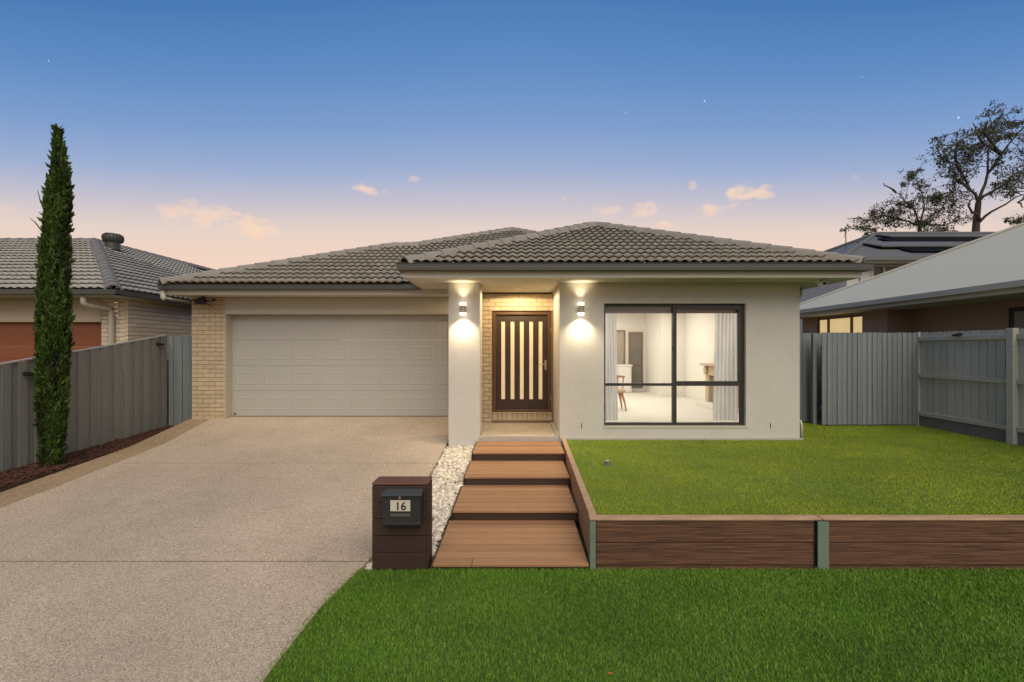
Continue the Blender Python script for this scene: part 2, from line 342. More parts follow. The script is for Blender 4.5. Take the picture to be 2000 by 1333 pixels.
# mulch
def chips(name, n, xr_, yr, zf, m, parent, size):
    x = rng.uniform(*xr_, n); y = rng.uniform(*yr, n); z = np.array([zf(v) for v in y]) + rng.uniform(0, .02, n)
    a = rng.uniform(0, math.pi, n); L_ = rng.uniform(*size, n); W_ = L_*rng.uniform(.2, .45, n); T = L_*.18
    ca, sa = np.cos(a), np.sin(a); tl = rng.normal(0, .35, n)
    base = np.array([(-1,-1,-1),(1,-1,-1),(1,1,-1),(-1,1,-1),(-1,-1,1),(1,-1,1),(1,1,1),(-1,1,1)], float)
    V = np.zeros((n, 8, 3))
    for k in range(8):
        lx, ly, lz = base[k, 0]*L_/2, base[k, 1]*W_/2, base[k, 2]*T/2
        V[:, k, 0] = x+lx*ca-ly*sa; V[:, k, 1] = y+lx*sa+ly*ca; V[:, k, 2] = z+lz+lx*tl
    tri = np.array([(3,2,1),(3,1,0),(4,5,6),(4,6,7),(0,1,5),(0,5,4),(1,2,6),(1,6,5),(2,3,7),(2,7,6),(3,0,4),(3,4,7)])
    T3 = (np.arange(n)[:, None, None]*8 + tri[None]).reshape(-1, 3)
    return raw_mesh(name, V.reshape(-1, 3), T3, m, parent, 'stuff', np.repeat(rng.uniform(0, 1, n), 8))
mu = chips('bark_mulch', 5200, (-7.22, -6.6), (4.8, 9.4), bedz, m_mulch, None, (.03, .09))
tag(mu, 'reddish brown bark mulch along the foot of the left fence', 'mulch')
# pebbles
def pxr(y): return float(np.interp(y, [4.08, 5.1, 5.12, 6.04, 6.06, 6.9, 6.92, 7.8], [-.78, -.78, -.745, -.745, -.72, -.72, -.70, -.69]))
def pz(y): return min(gz(y)-.02, float(np.interp(y, [4.08, 5.1, 5.3, 6.04, 6.25, 6.9, 7.1, 7.8], [-.545, -.535, -.43, -.42, -.32, -.31, -.2, -.2])))
tag(strip('pebble_bed', m_pebbase, None, list(np.linspace(4.1, 7.79, 12)), lambda y: dr(y)+.012, lambda y: pxr(y), lambda y: pz(y)-.03, .12), kind='structure')
def pebbles(n):
    bm = bmesh.new(); bmesh.ops.create_icosphere(bm, subdivisions=1, radius=1); bm.verts.ensure_lookup_table()
    bv = np.array([v.co[:] for v in bm.verts]); bt = np.array([[v.index for v in f.verts] for f in bm.faces]); bm.free()
    y = rng.uniform(4.12, 7.8, n); xl = np.array([dr(v)+.02 for v in y]); x = xl + rng.uniform(0, 1, n)*(np.array([pxr(v) for v in y])-.02-xl)
    keep = ~((x > -1.32) & (x < -.79) & (y < 4.32)); x, y = x[keep], y[keep]; n = len(x)
    s = rng.uniform(.014, .036, n); z = np.array([pz(v) for v in y]) - .022 + rng.uniform(0, .028, n)
    sc = s[:, None]*rng.uniform(.65, 1.3, (n, 3)); sc[:, 2] *= .75
    nv = len(bv); V = bv[None]*(1+rng.normal(0, .13, (n, nv, 1)))*sc[:, None, :]
    a = rng.uniform(0, 6.28, n); ca, sa = np.cos(a)[:, None], np.sin(a)[:, None]
    X = V[:, :, 0]*ca-V[:, :, 1]*sa; Y = V[:, :, 0]*sa+V[:, :, 1]*ca
    V = np.stack([X+x[:, None], Y+y[:, None], V[:, :, 2]+z[:, None]], -1)
    T3 = (np.arange(n)[:, None, None]*nv+bt[None]).reshape(-1, 3)
    return raw_mesh('white_pebbles', V.reshape(-1, 3), T3, m_peb, None, 'stuff', np.repeat(rng.uniform(0, 1, n), nv))
tag(pebbles(3600), 'strip of loose white pebbles between the driveway and the timber steps', 'pebbles')
# lawns
tag(strip('lawn', m_lawnb, None, list(np.linspace(-4, 4.085, 14)), lambda y: dr(y)+.004, lambda y: 9.5, lambda y: gz(y)-.012, .2), kind='structure')
LZ = -.165
lw = MB().hexa([(.70, 4.2, -.55), (9.0, 4.2, -.55), (9.0, 10.6, -.55), (.80, 10.6, -.55), (.735, 4.2, LZ), (9.0, 4.2, LZ), (9.0, 10.6, LZ), (.835, 10.6, LZ)])
tag(lw.build('raised_lawn', m_turfb), kind='structure')
def blades(name, x, y, z, hmin, hmax, wd, m, label):
    n = len(x); h = rng.uniform(hmin, hmax, n); a = rng.uniform(0, 2*math.pi, n); W = wd*rng.uniform(.7, 1.3, n)
    lx, ly = rng.normal(0, .35, n)*h, rng.normal(0, .35, n)*h; ca, sa = np.cos(a)*W/2, np.sin(a)*W/2
    V = np.zeros((n, 5, 3))
    V[:, 0] = np.stack([x-ca, y-sa, z], -1); V[:, 1] = np.stack([x+ca, y+sa, z], -1)
    V[:, 2] = np.stack([x-ca*.75+lx*.35, y-sa*.75+ly*.35, z+h*.6], -1); V[:, 3] = np.stack([x+ca*.75+lx*.35, y+sa*.75+ly*.35, z+h*.6], -1)
    V[:, 4] = np.stack([x+lx*1.2, y+ly*1.2, z+h*.95], -1)
    tri = np.array([(0, 1, 3), (0, 3, 2), (2, 3, 4)])
    T3 = (np.arange(n)[:, None, None]*5+tri[None]).reshape(-1, 3)
    patch = sum(np.sin(x*a_+y*b_+c_) for a_, b_, c_ in ((1.3, 2.9, .4), (3.1, -1.7, 2.0), (-2.2, 4.1, 4.4), (5.3, 3.7, 1.1), (.7, 11.0, .2)))*.05
    h_dry = rng.uniform(0, 1, n) < .03
    tint = np.clip(rng.uniform(.1, .9, n)+patch+h_dry*.5, 0, 1.3); tv = np.repeat(tint, 5)
    o = raw_mesh(name, V.reshape(-1, 3), T3, m, None, 'stuff', tv)
    return tag(o, label, 'grass')
n = 440000
y = rng.uniform(1.5, 4.09, n); x = rng.uniform(-1.62, 7.2, n); drv = np.interp(y, [-3, 3.0, 3.65, 4.22], [-1.6, -1.57, -1.52, -1.38])
k = (x > drv - .03 + rng.normal(0, .015, n)) & (np.abs(x) < 1.35*y+1.7) & ~((x > -1.31) & (x < -.8) & (y > 4.07))
x, y = x[k], y[k]
blades('lawn_grass', x, y, np.array(np.interp(y, _gy, _gz))-.014, .014, .036, .0036, m_grass, 'thick mown green grass of the lower front lawn')
n = 290000
y = 4.2 + 6.2*rng.uniform(0, 1, n)**1.25; x = rng.uniform(.74, 8.9, n)
k = (x > .745+.0258*(y-4.1)) & ~((x < 4.86) & (y > 7.79)) & ((y < 9.2) | (x < 6.2)) & (x < 8.12)
x, y = x[k], y[k]
blades('synthetic_turf', x, y, np.full(len(x), LZ), .008, .02, .005, m_turf, 'short yellow green turf on the raised lawn behind the timber edging')

# ================================================================== THE MAIN HOUSE
PI_ = .424; ang = math.atan(PI_); cp, sp_ = math.cos(ang), math.sin(ang)
house = thing('house', (0, 9.16, 0), 'single storey pale rendered house with grey tiled hip roof and double garage', 'house')
WY = 7.8; WX0, WX1 = .728, 4.842; wx0, wx1, wz0, wz1 = 1.49, 3.92, .07, 2.173
wall = MB()
wall.box(WX0, wx0, WY, 8.0, -.5, 2.525); wall.box(wx1, WX1, WY, 8.0, -.5, 2.525)
wall.box(wx0, wx1, WY, 8.0, -.5, wz0); wall.box(wx0, wx1, WY, 8.0, wz1, 2.525)
wall.box(WX0, .93, 8.0, 9.16, -.5, 2.525); wall.box(4.67, WX1, 8.0, 15, -.5, 2.525)
wall.build('rendered_wall', m_render, house)
box('wall_footing', m_conc, house, .76, WX1+.05, WY-.03, WY-.002, -.45, LZ+.035)
for px in (1136, 1505): box('weep_vent', m_black, house, (px-1010)/114-.006, (px-1010)/114+.006, WY-.003, WY-.0005, .03, .12)
box('window_sill', m_trim, house, wx0-.004, wx1+.045, WY-.008, WY+.07, wz0-.035, wz0+.001)
box('column', m_render, house, -1.175, -.64, WY, 8.3, -.5, 2.5)
box('column_capital', m_trim, house, -1.19, -.625, WY-.015, 8.315, 2.5, 2.523)
# window
win = MB().box(wx0, wx1, 7.87, 7.95, wz1-.045, wz1); win.box(wx0, wx1, 7.87, 7.95, wz0+.002, wz0+.045)
win.box(wx0, wx0+.035, 7.871, 7.949, wz0+.045, wz1-.045); win.box(wx1-.05, wx1, 7.871, 7.949, wz0+.045, wz1-.045)
MX = (1318-1010)/113; TZ = 1.41-(750-680)/112.5
win = win.build('window', m_alu, house)
box('mullion', m_alu, win, MX-.03, MX+.03, 7.862, 7.952, wz0+.045, wz1-.045)
box('transom', m_alu, win, wx0+.035, MX-.03, 7.866, 7.95, TZ-.035, TZ+.01)
box('transom', m_alu, win, MX+.03, wx1-.05, 7.866, 7.95, TZ-.035, TZ+.045)
sash = MB().box(MX+.03, wx1-.05, 7.85, 7.9, wz1-.10, wz1-.045); sash.box(wx1-.10, wx1-.05, 7.85, 7.9, TZ+.045, wz1-.10)
sash.build('sliding_sash', m_alu, win)
for a, b, c, d in [(wx0+.035, MX-.03, TZ+.01, wz1-.045), (MX+.03, wx1-.05, TZ+.045, wz1-.045), (wx0+.035, MX-.03, wz0+.045, TZ-.035), (MX+.03, wx1-.05, wz0+.045, TZ-.035)]:
    box('pane', m_glass, win, a, b, 7.912, 7.918, c, d)
box('latch', m_black, win, MX-.05, MX-.031, 7.85, 7.866, 1.36, 1.42)

# brick walls
def bricks(parent, m, axis, fixed, a0, a1, z0, z1, skip=None, depth=.05, bl=.23, bh=.076, j=.010, sign=-1):
    row = 0; z = z0
    while z + .03 < z1:
        zt = min(z+bh, z1)
        a = a0 - (row % 2)*(bl+j)/2
        while a < a1-.02:
            s0, s1 = max(a, a0), min(a+bl, a1)
            if s1-s0 > .025 and not (skip and skip(s0, s1, z, zt)):
                segs = [(s0, s1)]
                if skip:
                    segs = skip.__globals__.get('_clip', lambda *q: [(s0, s1)])(s0, s1, z, zt) if False else segs
                off = random.uniform(-.002, .002)
                c = (s0+s1)/2; zc = (z+zt)/2
                if axis == 'x': piece('brick', (s1-s0, depth, zt-z), (c, fixed+depth/2+off, zc), m, parent)
                else: piece('brick', (depth, s1-s0, zt-z), (fixed-depth/2+off, c, zc), m, parent)
            a += bl+j
        z += bh+j; row += 1
PX0, PX1, GY = -6.55, -5.876, 9.16
bw = box('garage_brick_pier', m_mortar, house, PX0+.004, PX1-.004, GY+.008, 9.9, -.3, 2.43)
bricks(bw, m_brick, 'x', GY, PX0, PX1, -.04, 2.42)
box('garage_side_wall', m_mortar, house, PX0+.004, PX0+.2, 9.9, 16, -.3, 2.43)
DX0, DX1, DZ0, DZ1 = -.508, .690, .113, 2.157
bw = MB().box(-1.06, DX0, GY+.008, 9.4, -.3, 2.5).box(DX0, .727, GY+.008, 9.4, DZ1, 2.5).box(DX0, .727, GY+.008, 9.4, -.3, DZ0-.07).box(DX1, .727, GY+.008, 9.4, DZ0-.07, DZ1).build('entry_brick_wall', m_mortar, house)
zt = DZ1+.006
bricks(bw, m_brick, 'x', GY, -.80, .727, zt, 2.5)
bricks(bw, m_brick, 'x', GY, -.80, DX0-.004, zt-.086*27, zt-.012)
for i in range(12):
    piece('brick', (.09, .05, .15), (DX0+.055+i*.1005, GY+.025+random.uniform(-.003, .003), DZ0-.085), m_brick, bw)
box('door_sill', m_brick, house, DX0, DX1, GY-.02, GY+.06, DZ0-.012, DZ0-.001)
# garage opening
DY = 9.36; GX0, GX1, GZ1 = PX1+.006, -1.07, 2.09
box('garage_beam', m_beam, house, PX1+.001, -1.0, GY-.012, 9.5, GZ1, 2.425)
box('garage_jamb', m_beam, house, PX1, PX1+.012, GY-.004, 9.4, gz(9.2)+.01, GZ1-.001)
box('garage_jamb', m_beam, house, GX1, -1.0, GY-.004, 9.4, gz(9.2)+.01, GZ1-.001)
gd = thing('garage_door', (-3.47, DY, 0), None, None); gd.parent = house; gd.location = Vector((-3.47, DY, 0))-Vector(house.location)
sh = (GZ1-.012)/4
for i in range(4):
    z0 = .012+i*sh
    box('door_section', m_gdoor, gd, PX1+.013, GX1, DY, DY+.04, z0, z0+sh-.003, bevel=.0012)
    for k in range(8):
        x0 = GX0+.09+k*.592; x1 = x0+.50; a, b = z0+.12, z0+sh-.13
        mb = MB()
        def ring(d, y): return [(x0+d, y, a+d), (x1-d, y, a+d), (x1-d, y, b-d), (x0+d, y, b-d)]
        v = ring(0, DY-.001) + ring(.012, DY-.0045) + ring(.026, DY-.0045) + ring(.036, DY-.0015)
        f = []
        for r_ in range(3):
            for q in range(4): f.append((r_*4+q, r_*4+(q+1) % 4, r_*4+4+(q+1) % 4, r_*4+4+q))
        f.append((12, 13, 14, 15)); f.append((3, 2, 1, 0))
        mb.add(v, f).build('panel', m_gdoor, gd)
box('door_lock', m_black, gd, GX0+.05, GX0+.09, DY-.012, DY-.001, .045, .07)
# front door
FY = 9.2
fd = MB().box(DX0, DX0+.085, FY, FY+.14, DZ0, DZ1).box(DX1-.075, DX1, FY, FY+.14, DZ0, DZ1).box(DX0+.085, DX1-.075, FY, FY+.14, DZ1-.075, DZ1).box(DX0+.085, DX1-.075, FY, FY+.14, DZ0, DZ0+.05).build('front_door', m_woodf, house, bevel=.004)
lx0, lx1 = DX0+.089, DX1-.079; lz0, lz1 = DZ0+.054, DZ1-.079; ly = FY+.05
gx = [(971+o-1010)/96.4 for o in ()]
st = .085; gapw = .078; total = lx1-lx0
pitch = (total-2*st-gapw)/4.0
slots = [lx0+st+.012+i*((total-2*st-gapw-.024)/4) for i in range(5)]
edges = [lx0]+[e for s in slots for e in (s, s+gapw)]+[lx1]
for i in range(0, len(edges), 2): box('door_stile', m_wood, fd, edges[i], edges[i+1], ly, ly+.045, lz0+.20, lz1-.13, bevel=.003)
box('door_rail', m_wood, fd, lx0, lx1, ly, ly+.045, lz0, lz0+.198); box('door_rail', m_wood, fd, lx0, lx1, ly, ly+.045, lz1-.128, lz1)
for s in slots: box('glass_strip', m_frost, fd, s+.001, s+gapw-.001, ly+.018, ly+.026, lz0+.2, lz1-.13)
hd = MB().box(lx1-.055, lx1-.012, ly-.01, ly-.001, .96, 1.16).tube([(lx1-.033, ly-.005, 1.08), (lx1-.033, ly-.05, 1.08)], .011).tube([(lx1-.033, ly-.05, 1.08), (lx1-.15, ly-.05, 1.08)], .010).tube([(lx1-.033, ly-.001, 1.0), (lx1-.033, ly-.022, 1.0)], .02)
hd.build('door_handle', m_steel, fd)
for z in (1.72, .35): box('hinge', m_steel, fd, DX1-.012, DX1-.002, FY-.008, FY-.001, z, z+.1)
# porch slab
ps = box('porch_slab', m_porch, house, -.63, .66, WY+.012, GY-.001, -.5, -.10)
box('porch_edging', m_conc, house, .664, .726, WY+.015, GY-.001, -.5, -.085); box('porch_edging', m_conc, house, -.64, .70, WY-.02, WY+.01, -.5, -.102)
box('porch_slab_return', m_porch, house, -1.1, -.634, 8.33, GY-.001, -.5, -.10)
# soffits, fascias, gutters
SZ = 2.526
box('soffit', m_soffit, house, -1.78, 5.45, 7.225, WY+.2, SZ, SZ+.012)
box('soffit', m_soffit, house, -1.78, .73, WY+.2, 9.5, SZ, SZ+.012); box('soffit', m_soffit, house, WX1-.1, 5.45, WY+.2, 15, SZ, SZ+.012)
box('fascia', m_trim, house, -1.80, 5.45, 7.2, 7.223, SZ-.004, 2.70); box('fascia', m_trim, house, -1.803, -1.781, 7.224, 9.3, SZ-.006, 2.70); box('fascia', m_trim, house, 5.43, 5.452, 7.224, 15, SZ-.006, 2.70)
def gutter(x0, x1, y0, y1, z0, z1, side):
    # half-open quad gutter with a rolled front lip
    mb = MB()
    if side == 'f': mb.box(x0, x1, y0, y0+.012, z0+.02, z1).box(x0, x1, y0+.012, y1, z0, z0+.012).box(x0, x0+.006, y0+.012, y1, z0+.012, z1-.01).box(x1-.006, x1, y0+.012, y1, z0+.012, z1-.01).tube([(x0, y0, z1-.006), (x1, y0, z1-.006)], .009, 6).box(x0, x1, y0+.003, y0+.013, z0, z0+.02)
    else: mb.box(x0, x0+.012, y0, y1, z0, z1).box(x0+.012, x1-.012, y0, y1, z0, z0+.012).box(x1-.012, x1, y0, y1, z0, z1)
    return mb.build('gutter', m_gutter, house)
gutter(-1.88, 5.55, 7.09, 7.198, 2.625, 2.735, 'f'); gutter(-1.88, -1.805, 7.2, 8.9, 2.625, 2.733, 's'); gutter(5.455, 5.55, 7.2, 15, 2.625, 2.733, 's')
for px in (885, 1259, 1369): piece('gutter_bracket', (.012, .03, .012), ((px-1010)/125.4, 7.10, 2.742), m_trim, house)
GZ0 = 2.6
box('soffit', m_soffit, house, -6.63, -1.80, 8.665, 9.2, 2.43, 2.442); box('fascia', m_trim, house, -6.64, -1.82, 8.64, 8.664, 2.425, 2.575)
box('fascia', m_trim, house, -1.815, -1.0, 8.64, 8.664, 2.425, 2.523); box('soffit', m_soffit, house, -1.798, -1.0, 8.665, 9.2, 2.431, 2.443)
box('fascia', m_trim, house, -6.663, -6.641, 8.64, 16, 2.425, 2.575)
gutter(-6.74, -1.86, 8.53, 8.638, 2.515, 2.605, 'f')
box('barge_return', m_soffit, house, -1.80, -1.0, 9.19, 9.5, 2.426, 2.53)
# pipes
MB().tube([(-6.70, 8.62, 2.52), (-6.70, 8.62, 2.36), (-6.68, 8.64, 2.33)], .045, 10).tube([(-6.66, 8.65, 2.36), (-6.60, 9.25, 2.34)], .02, 8).build('downpipe', m_trim, house, smooth=True)
MB().tube([(5.28, 8.5, 2.535), (5.28, 8.5, 2.40), (5.25, 8.5, 2.35), (5.18, 8.5, 2.33), (4.95, 8.5, 2.33), (4.90, 8.5, 2.31), (4.89, 8.5, 2.2), (4.89, 8.5, -.2)], .042, 10).build('downpipe', m_trim, house, smooth=True)
MB().tube([(4.86, 7.9, .16), (4.88, 7.84, .15), (4.90, 7.84, .08), (4.90, 7.84, -.2)], .022, 8).build('overflow_pipe', m_trim, house, smooth=True)

# ---- tiles
TW, TL, GA = .30, .40, .335
def wave(u): return .5-.5*math.cos(2*math.pi*u/(TW/2))
def tile_mesh(m, name='tile', nc=12, amp=.034, th=.032):
    v, f = [], []
    for i in range(nc+1):
        u = TW*i/nc; h = amp*(wave(u)**.8)
        v += [(u, 0, h+th), (u, TL, h), (u, .055, h-.004)]
    for i in range(nc):
        a, b = 3*i, 3*i+3
        f += [(a, b, b+1, a+1), (a+2, b+2, b, a)]
    me = bpy.data.meshes.new(name); me.from_pydata(v, [], f); me.update(); me.materials.append(m)
    for p in me.polygons: p.use_smooth = (p.index % 2 == 0)
    return me
def tiles(roof, O, U, V, umax, vmax, halves, mesh, u0=0, limit=300, bond=True, visible=None):
    U, V, O = Vector(U).normalized(), Vector(V).normalized(), Vector(O); Nn = U.cross(V)
    cand = []
    nr = int(math.ceil(vmax/GA))
    for r_ in range(nr):
        off = (TW/2 if (r_ % 2 and bond) else 0)
        for c in range(int((umax-u0)/TW)+3):
            u = u0+(c-1)*TW+off; v = r_*GA
            hs = halves((u+TW/2, v+.15))
            inside = cut = True
            pts = [(u, v), (u+TW, v), (u, v+TL), (u+TW, v+TL)]
            st_ = 2
            for a, b, d in hs:
                q = [a*x+b*y_-d for x, y_ in pts]
                if min(q) > -.012: st_ = 0; break
                if max(q) > 0: st_ = 1
            if st_ == 0: continue
            if visible and not visible(O+U*(u+TW/2)+V*v): continue
            cand.append((u, v, st_, hs))
    Rm = Matrix((U, V, Nn)).transposed().to_4x4(); base = wloc(roof)
    def rank(q):
        p = O+U*q[0]+V*q[1]; return (1010+F*p.x/p.y < -20, p.length)
    cand.sort(key=rank); rest = MB()
    for k_, (u, v, st_, hs) in enumerate(cand):
        p = O+U*u+V*v
        if st_ == 2: me = mesh
        else:
            bm = bmesh.new(); bm.from_mesh(mesh)
            for a, b, d in hs:
                nrm = Vector((a, b, 0)); pt = nrm*((d-a*u-b*v)/nrm.length_squared)
                bmesh.ops.bisect_plane(bm, geom=bm.verts[:]+bm.edges[:]+bm.faces[:], plane_co=pt, plane_no=nrm, clear_outer=True)
            if not bm.faces: bm.free(); continue
            me = bpy.data.meshes.new('tile'); bm.to_mesh(me); bm.free(); me.materials.append(mesh.materials[0])
        if k_ >= limit:
            T = Matrix.Translation(p) @ Rm; rest.add([T @ q.co for q in me.vertices], [tuple(q.vertices) for q in me.polygons]); continue
        o = bpy.data.objects.new('tile', me); C.objects.link(o); o.parent = roof
        j = Matrix.Rotation(random.uniform(-.006, .006), 4, 'X') @ Matrix.Rotation(random.uniform(-.004, .004), 4, 'Z')
        o.matrix_local = Matrix.Translation(p-base) @ Rm @ j
    if rest.v: tag(rest.build('tile_field', mesh.materials[0], roof), kind='stuff')
    return len(cand)
def ridge(roof, A, B, m, side=None, w=.14, h=.068, ln=.40, gap=.36, name='ridge_tile'):
    """a run of overlapping ridge tiles from A (low) to B (high)"""
    A, B = Vector(A), Vector(B); d = (B-A); L_ = d.length; d.normalize()
    s = d.cross(Vector((0, 0, 1))).normalized(); up = s.cross(d)
    prof = [(-w, -.055), (-w*.72, h*.35), (-w*.30, h*.92), (0, h*1.02), (w*.30, h*.92), (w*.72, h*.35), (w, -.055)]
    key = ('cap', round(w, 3), round(ln, 3), m.name)
    if key not in _cache:
        v, f = [], []; n = len(prof)
        for yy, k, dz in ((0, 1.04, .014), (ln, .97, 0)):
            for px_, pz in prof: v.append((px_*k, yy, pz*k+dz))
        for px_, pz in prof: v.append((px_*.86, 0, pz*.86-.004))
        for i in range(n-1): f += [(i, i+1, n+i+1, n+i), (2*n+i, 2*n+i+1, i+1, i)]
        me = bpy.data.meshes.new(name); me.from_pydata(v, [], f); me.update(); me.materials.append(m); _cache[key] = me
    Rm = Matrix((s, d, up)).transposed().to_4x4(); base = wloc(roof)
    k = int(L_/gap)
    for i in range(k+1):
        o = bpy.data.objects.new(name, _cache[key]); C.objects.link(o); o.parent = roof
        o.matrix_local = Matrix.Translation(A+d*(i*L_/(k+1))-base) @ Rm @ Matrix.Rotation(random.uniform(-.012, .012), 4, 'Y')
def hp(p, q):
    """half-plane keeping the left side of p->q in (u,v)"""
    a, b = (q[1]-p[1]), -(q[0]-p[0]); L_ = math.hypot(a, b); a, b = a/L_, b/L_
    return (a, b, a*p[0]+b*p[1])
tm = tile_mesh(m_tile)
# front wing: eave line X -1.80..5.47, Y 7.17
EX0, EX1, EY, EZ = -1.80, 5.47, 7.15, 2.735
ax = (EX0+EX1)/2; run = (EX1-EX0)/2; AY = EY+run; AZ = EZ+run*PI_
roof = MB().add([(EX0, EY, EZ), (EX1, EY, EZ), (ax, AY, AZ), (ax, 20, AZ), (EX0, 15, EZ), (EX1, 20, EZ)], [(0, 1, 2), (0, 2, 3, 4), (1, 5, 3, 2)]).build('roof', m_under, house)
hs = [hp((0, 0), (2*run, 0)), hp((2*run, 0), (run, run/cp)), hp((run, run/cp), (0, 0))]
hs = [hs[1], hs[2]]
n1 = tiles(roof, (EX0, EY-.02, EZ-.004), (1, 0, 0), (0, cp, sp_), 2*run, run/cp, lambda c: hs, tm)
# right slope of the front wing, seen only from the side
ridge(roof, (EX0+.02, EY+.02, EZ+.035), (ax-.05, AY-.05, AZ+.04), m_cap); ridge(roof, (EX1-.02, EY+.02, EZ+.035), (ax+.05, AY-.05, AZ+.04), m_cap)
ridge(roof, (ax, AY, AZ+.03), (ax, AY+3, AZ+.03), m_cap)
# garage wing and main roof behind it (front slope)
X0, Y0, Z0 = -6.72, 8.52, 2.605
tA = 3.456; A = (X0+tA, Y0+tA, Z0+PI_*tA)
Cc = (-.16, 14.56, Z0+PI_*(14.56-Y0)); tB = Cc[1]-A[1]; B = (Cc[0]-tB, A[1], A[2])
VX = lambda y_: y_-10.62
E1 = (VX(Y0)-.05, Y0, Z0); E2 = (1.9, 12.52, Z0+PI_*(12.52-Y0))
groof = MB().add([(X0, Y0, Z0), E1, E2, Cc, B, A, (X0, 20, Z0), (A[0], 20, A[2]), (Cc[0], 22, Cc[2]), (B[0], 22, B[2])],
    [(0, 1, 2, 3, 4, 5), (6, 0, 5, 7), (4, 3, 8, 9)]).build('roof', m_under, house)
uv = lambda p: (p[0]-X0, (p[1]-Y0)/cp)
ha = hp(uv(A), uv((X0, Y0))); hr = hp(uv(E1), uv(E2)); htop = hp(uv(B), uv(A)); hb = hp(uv(Cc), uv(B)); hc = hp(uv(E2), uv(Cc))
def ghalves(c):
    ub, vb = uv(B)
    return [ha, hr, htop] if c[0] < ub else [hr, hb, hc]
def gvis(p):   # what the front wing hides from anywhere near the camera is left out
    px = 1010+F*p.x/p.y
    if px < 780: return True
    zz = 680-F*(p.z-CH)/p.y
    return zz < 560 and zz < (517-(px-800)*.195)+14 if px > 800 else True
n2 = tiles(groof, (X0, Y0-.02, Z0-.004), (1, 0, 0), (0, cp, sp_), 8.7, (Cc[1]-Y0)/cp, ghalves, tm, visible=gvis)
ridge(groof, (X0+.02, Y0+.02, Z0+.035), (A[0], A[1], A[2]+.04), m_cap); ridge(groof, (A[0], A[1], A[2]+.04), (B[0]+.1, B[1], B[2]+.04), m_cap)
ridge(groof, (B[0], B[1], B[2]+.04), (Cc[0], Cc[1], Cc[2]+.04), m_cap); ridge(groof, E2, (Cc[0], Cc[1], Cc[2]+.04), m_cap)
ridge(groof, (Cc[0], Cc[1], Cc[2]+.03), (Cc[0], 18, Cc[2]+.03), m_cap)
print('TILES', n1, n2)
# ---- the lit front room
inn = MB().box(.932, .945, 8.0, 14.3, 0, 2.5).box(4.655, 4.668, 8.0, 14.3, 0, 2.5).box(.945, 4.655, 14.2, 14.3, 0, 2.5).box(4.0, 4.655, 12.6, 14.2, 0, 2.5)
inn.box(.945, wx0, 8.002, 8.012, 0, 2.5).box(wx1, 4.655, 8.002, 8.012, 0, 2.5).box(wx0, wx1, 8.002, 8.012, wz1, 2.5)
inn.build('interior_wall', m_inwall, house)
box('interior_ceiling', m_white, house, .932, 4.668, 8.002, 14.3, 2.5, 2.52); box('carpet_floor', m_carpet, house, .932, 4.668, 8.002, 14.3, -.2, .055)
MB().box(3.98, 4.655, 12.585, 12.6, .055, .16).box(4.64, 4.655, 8.1, 12.585, .055, .16).box(.945, 3.98, 14.185, 14.2, .055, .16).build('skirting_board', m_white, house)
dd = box('interior_door', m_oven, house, 3.52, 3.86, 14.16, 14.2, .165, 1.85)
MB().box(3.47, 3.515, 14.15, 14.198, .165, 1.9).box(3.865, 3.91, 14.15, 14.198, .165, 1.9).box(3.515, 3.865, 14.15, 14.198, 1.855, 1.9).build('door_trim', m_artf, dd)
box('glazing_bar', m_artf, dd, 3.525, 3.855, 14.145, 14.158, .85, .89)
pf = thing('picture', (2.95, 14.19, 1.2), 'grey framed print on the far wall of the lit front room', 'picture')
MB().box(2.72, 3.32, 14.17, 14.185, .88, 1.92).build('print', m_art, pf); MB().box(2.68, 2.72, 14.155, 14.185, .84, 1.96).box(3.32, 3.36, 14.155, 14.185, .84, 1.96).box(2.72, 3.32, 14.155, 14.185, 1.92, 1.96).box(2.72, 3.32, 14.155, 14.185, .84, .88).build('frame', m_artf, pf)
pf = thing('picture', (4.64, 10.1, 1.7), 'small brown framed print hanging above the fireplace', 'picture')
box('print', m_art, pf, 4.645, 4.653, 9.75, 10.3, 1.55, 2.0); MB().box(4.635, 4.653, 10.3, 10.34, 1.51, 2.04).box(4.635, 4.653, 9.71, 9.75, 1.51, 2.04).box(4.635, 4.653, 9.75, 10.3, 2.0, 2.04).box(4.635, 4.653, 9.75, 10.3, 1.51, 1.55).build('frame', m_artf, pf)
fp = thing('fireplace', (4.5, 10.2, .055), 'beige stone fireplace with a mantel shelf in the lit front room', 'fireplace')
MB().box(4.42, 4.638, 9.5, 9.68, .165, 1.0).box(4.42, 4.638, 10.52, 10.7, .165, 1.0).box(4.42, 4.638, 9.68, 10.52, .78, 1.0).build('surround', m_stone, fp, bevel=.008)
box('mantel_shelf', m_stone, fp, 4.33, 4.638, 9.42, 10.8, 1.001, 1.05, bevel=.006); box('corbel', m_stone, fp, 4.36, 4.419, 10.55, 10.67, .8, .98, bevel=.015)
box('hearth', m_white, fp, 4.25, 4.638, 9.4, 10.8, .056, .164, bevel=.006); box('firebox', m_oven, fp, 4.55, 4.638, 9.69, 10.51, .166, .775)
sb = thing('sideboard', (3.0, 13.8, .055), 'white sideboard under the grey print in the lit front room', 'sideboard')
box('carcass', m_white, sb, 2.3, 3.45, 13.72, 14.15, .06, .86, bevel=.006); box('top', m_white, sb, 2.27, 3.48, 13.70, 14.15, .862, .90, bevel=.006)
for k in range(3): box('cupboard_door', m_white, sb, 2.32+k*.37, 2.67+k*.37, 13.70, 13.719, .1, .84, bevel=.004)
ch = thing('chair', (2.2, 9.9, .055), 'wooden chair with splayed tapered legs behind the left curtain', 'chair')
MB().lathe([(.02, 0), (.22, .0), (.24, .03), (.24, .05), (.2, .09), (.05, .1)], (2.12, 9.95, .44), 18).build('seat', m_cush, ch, smooth=True)
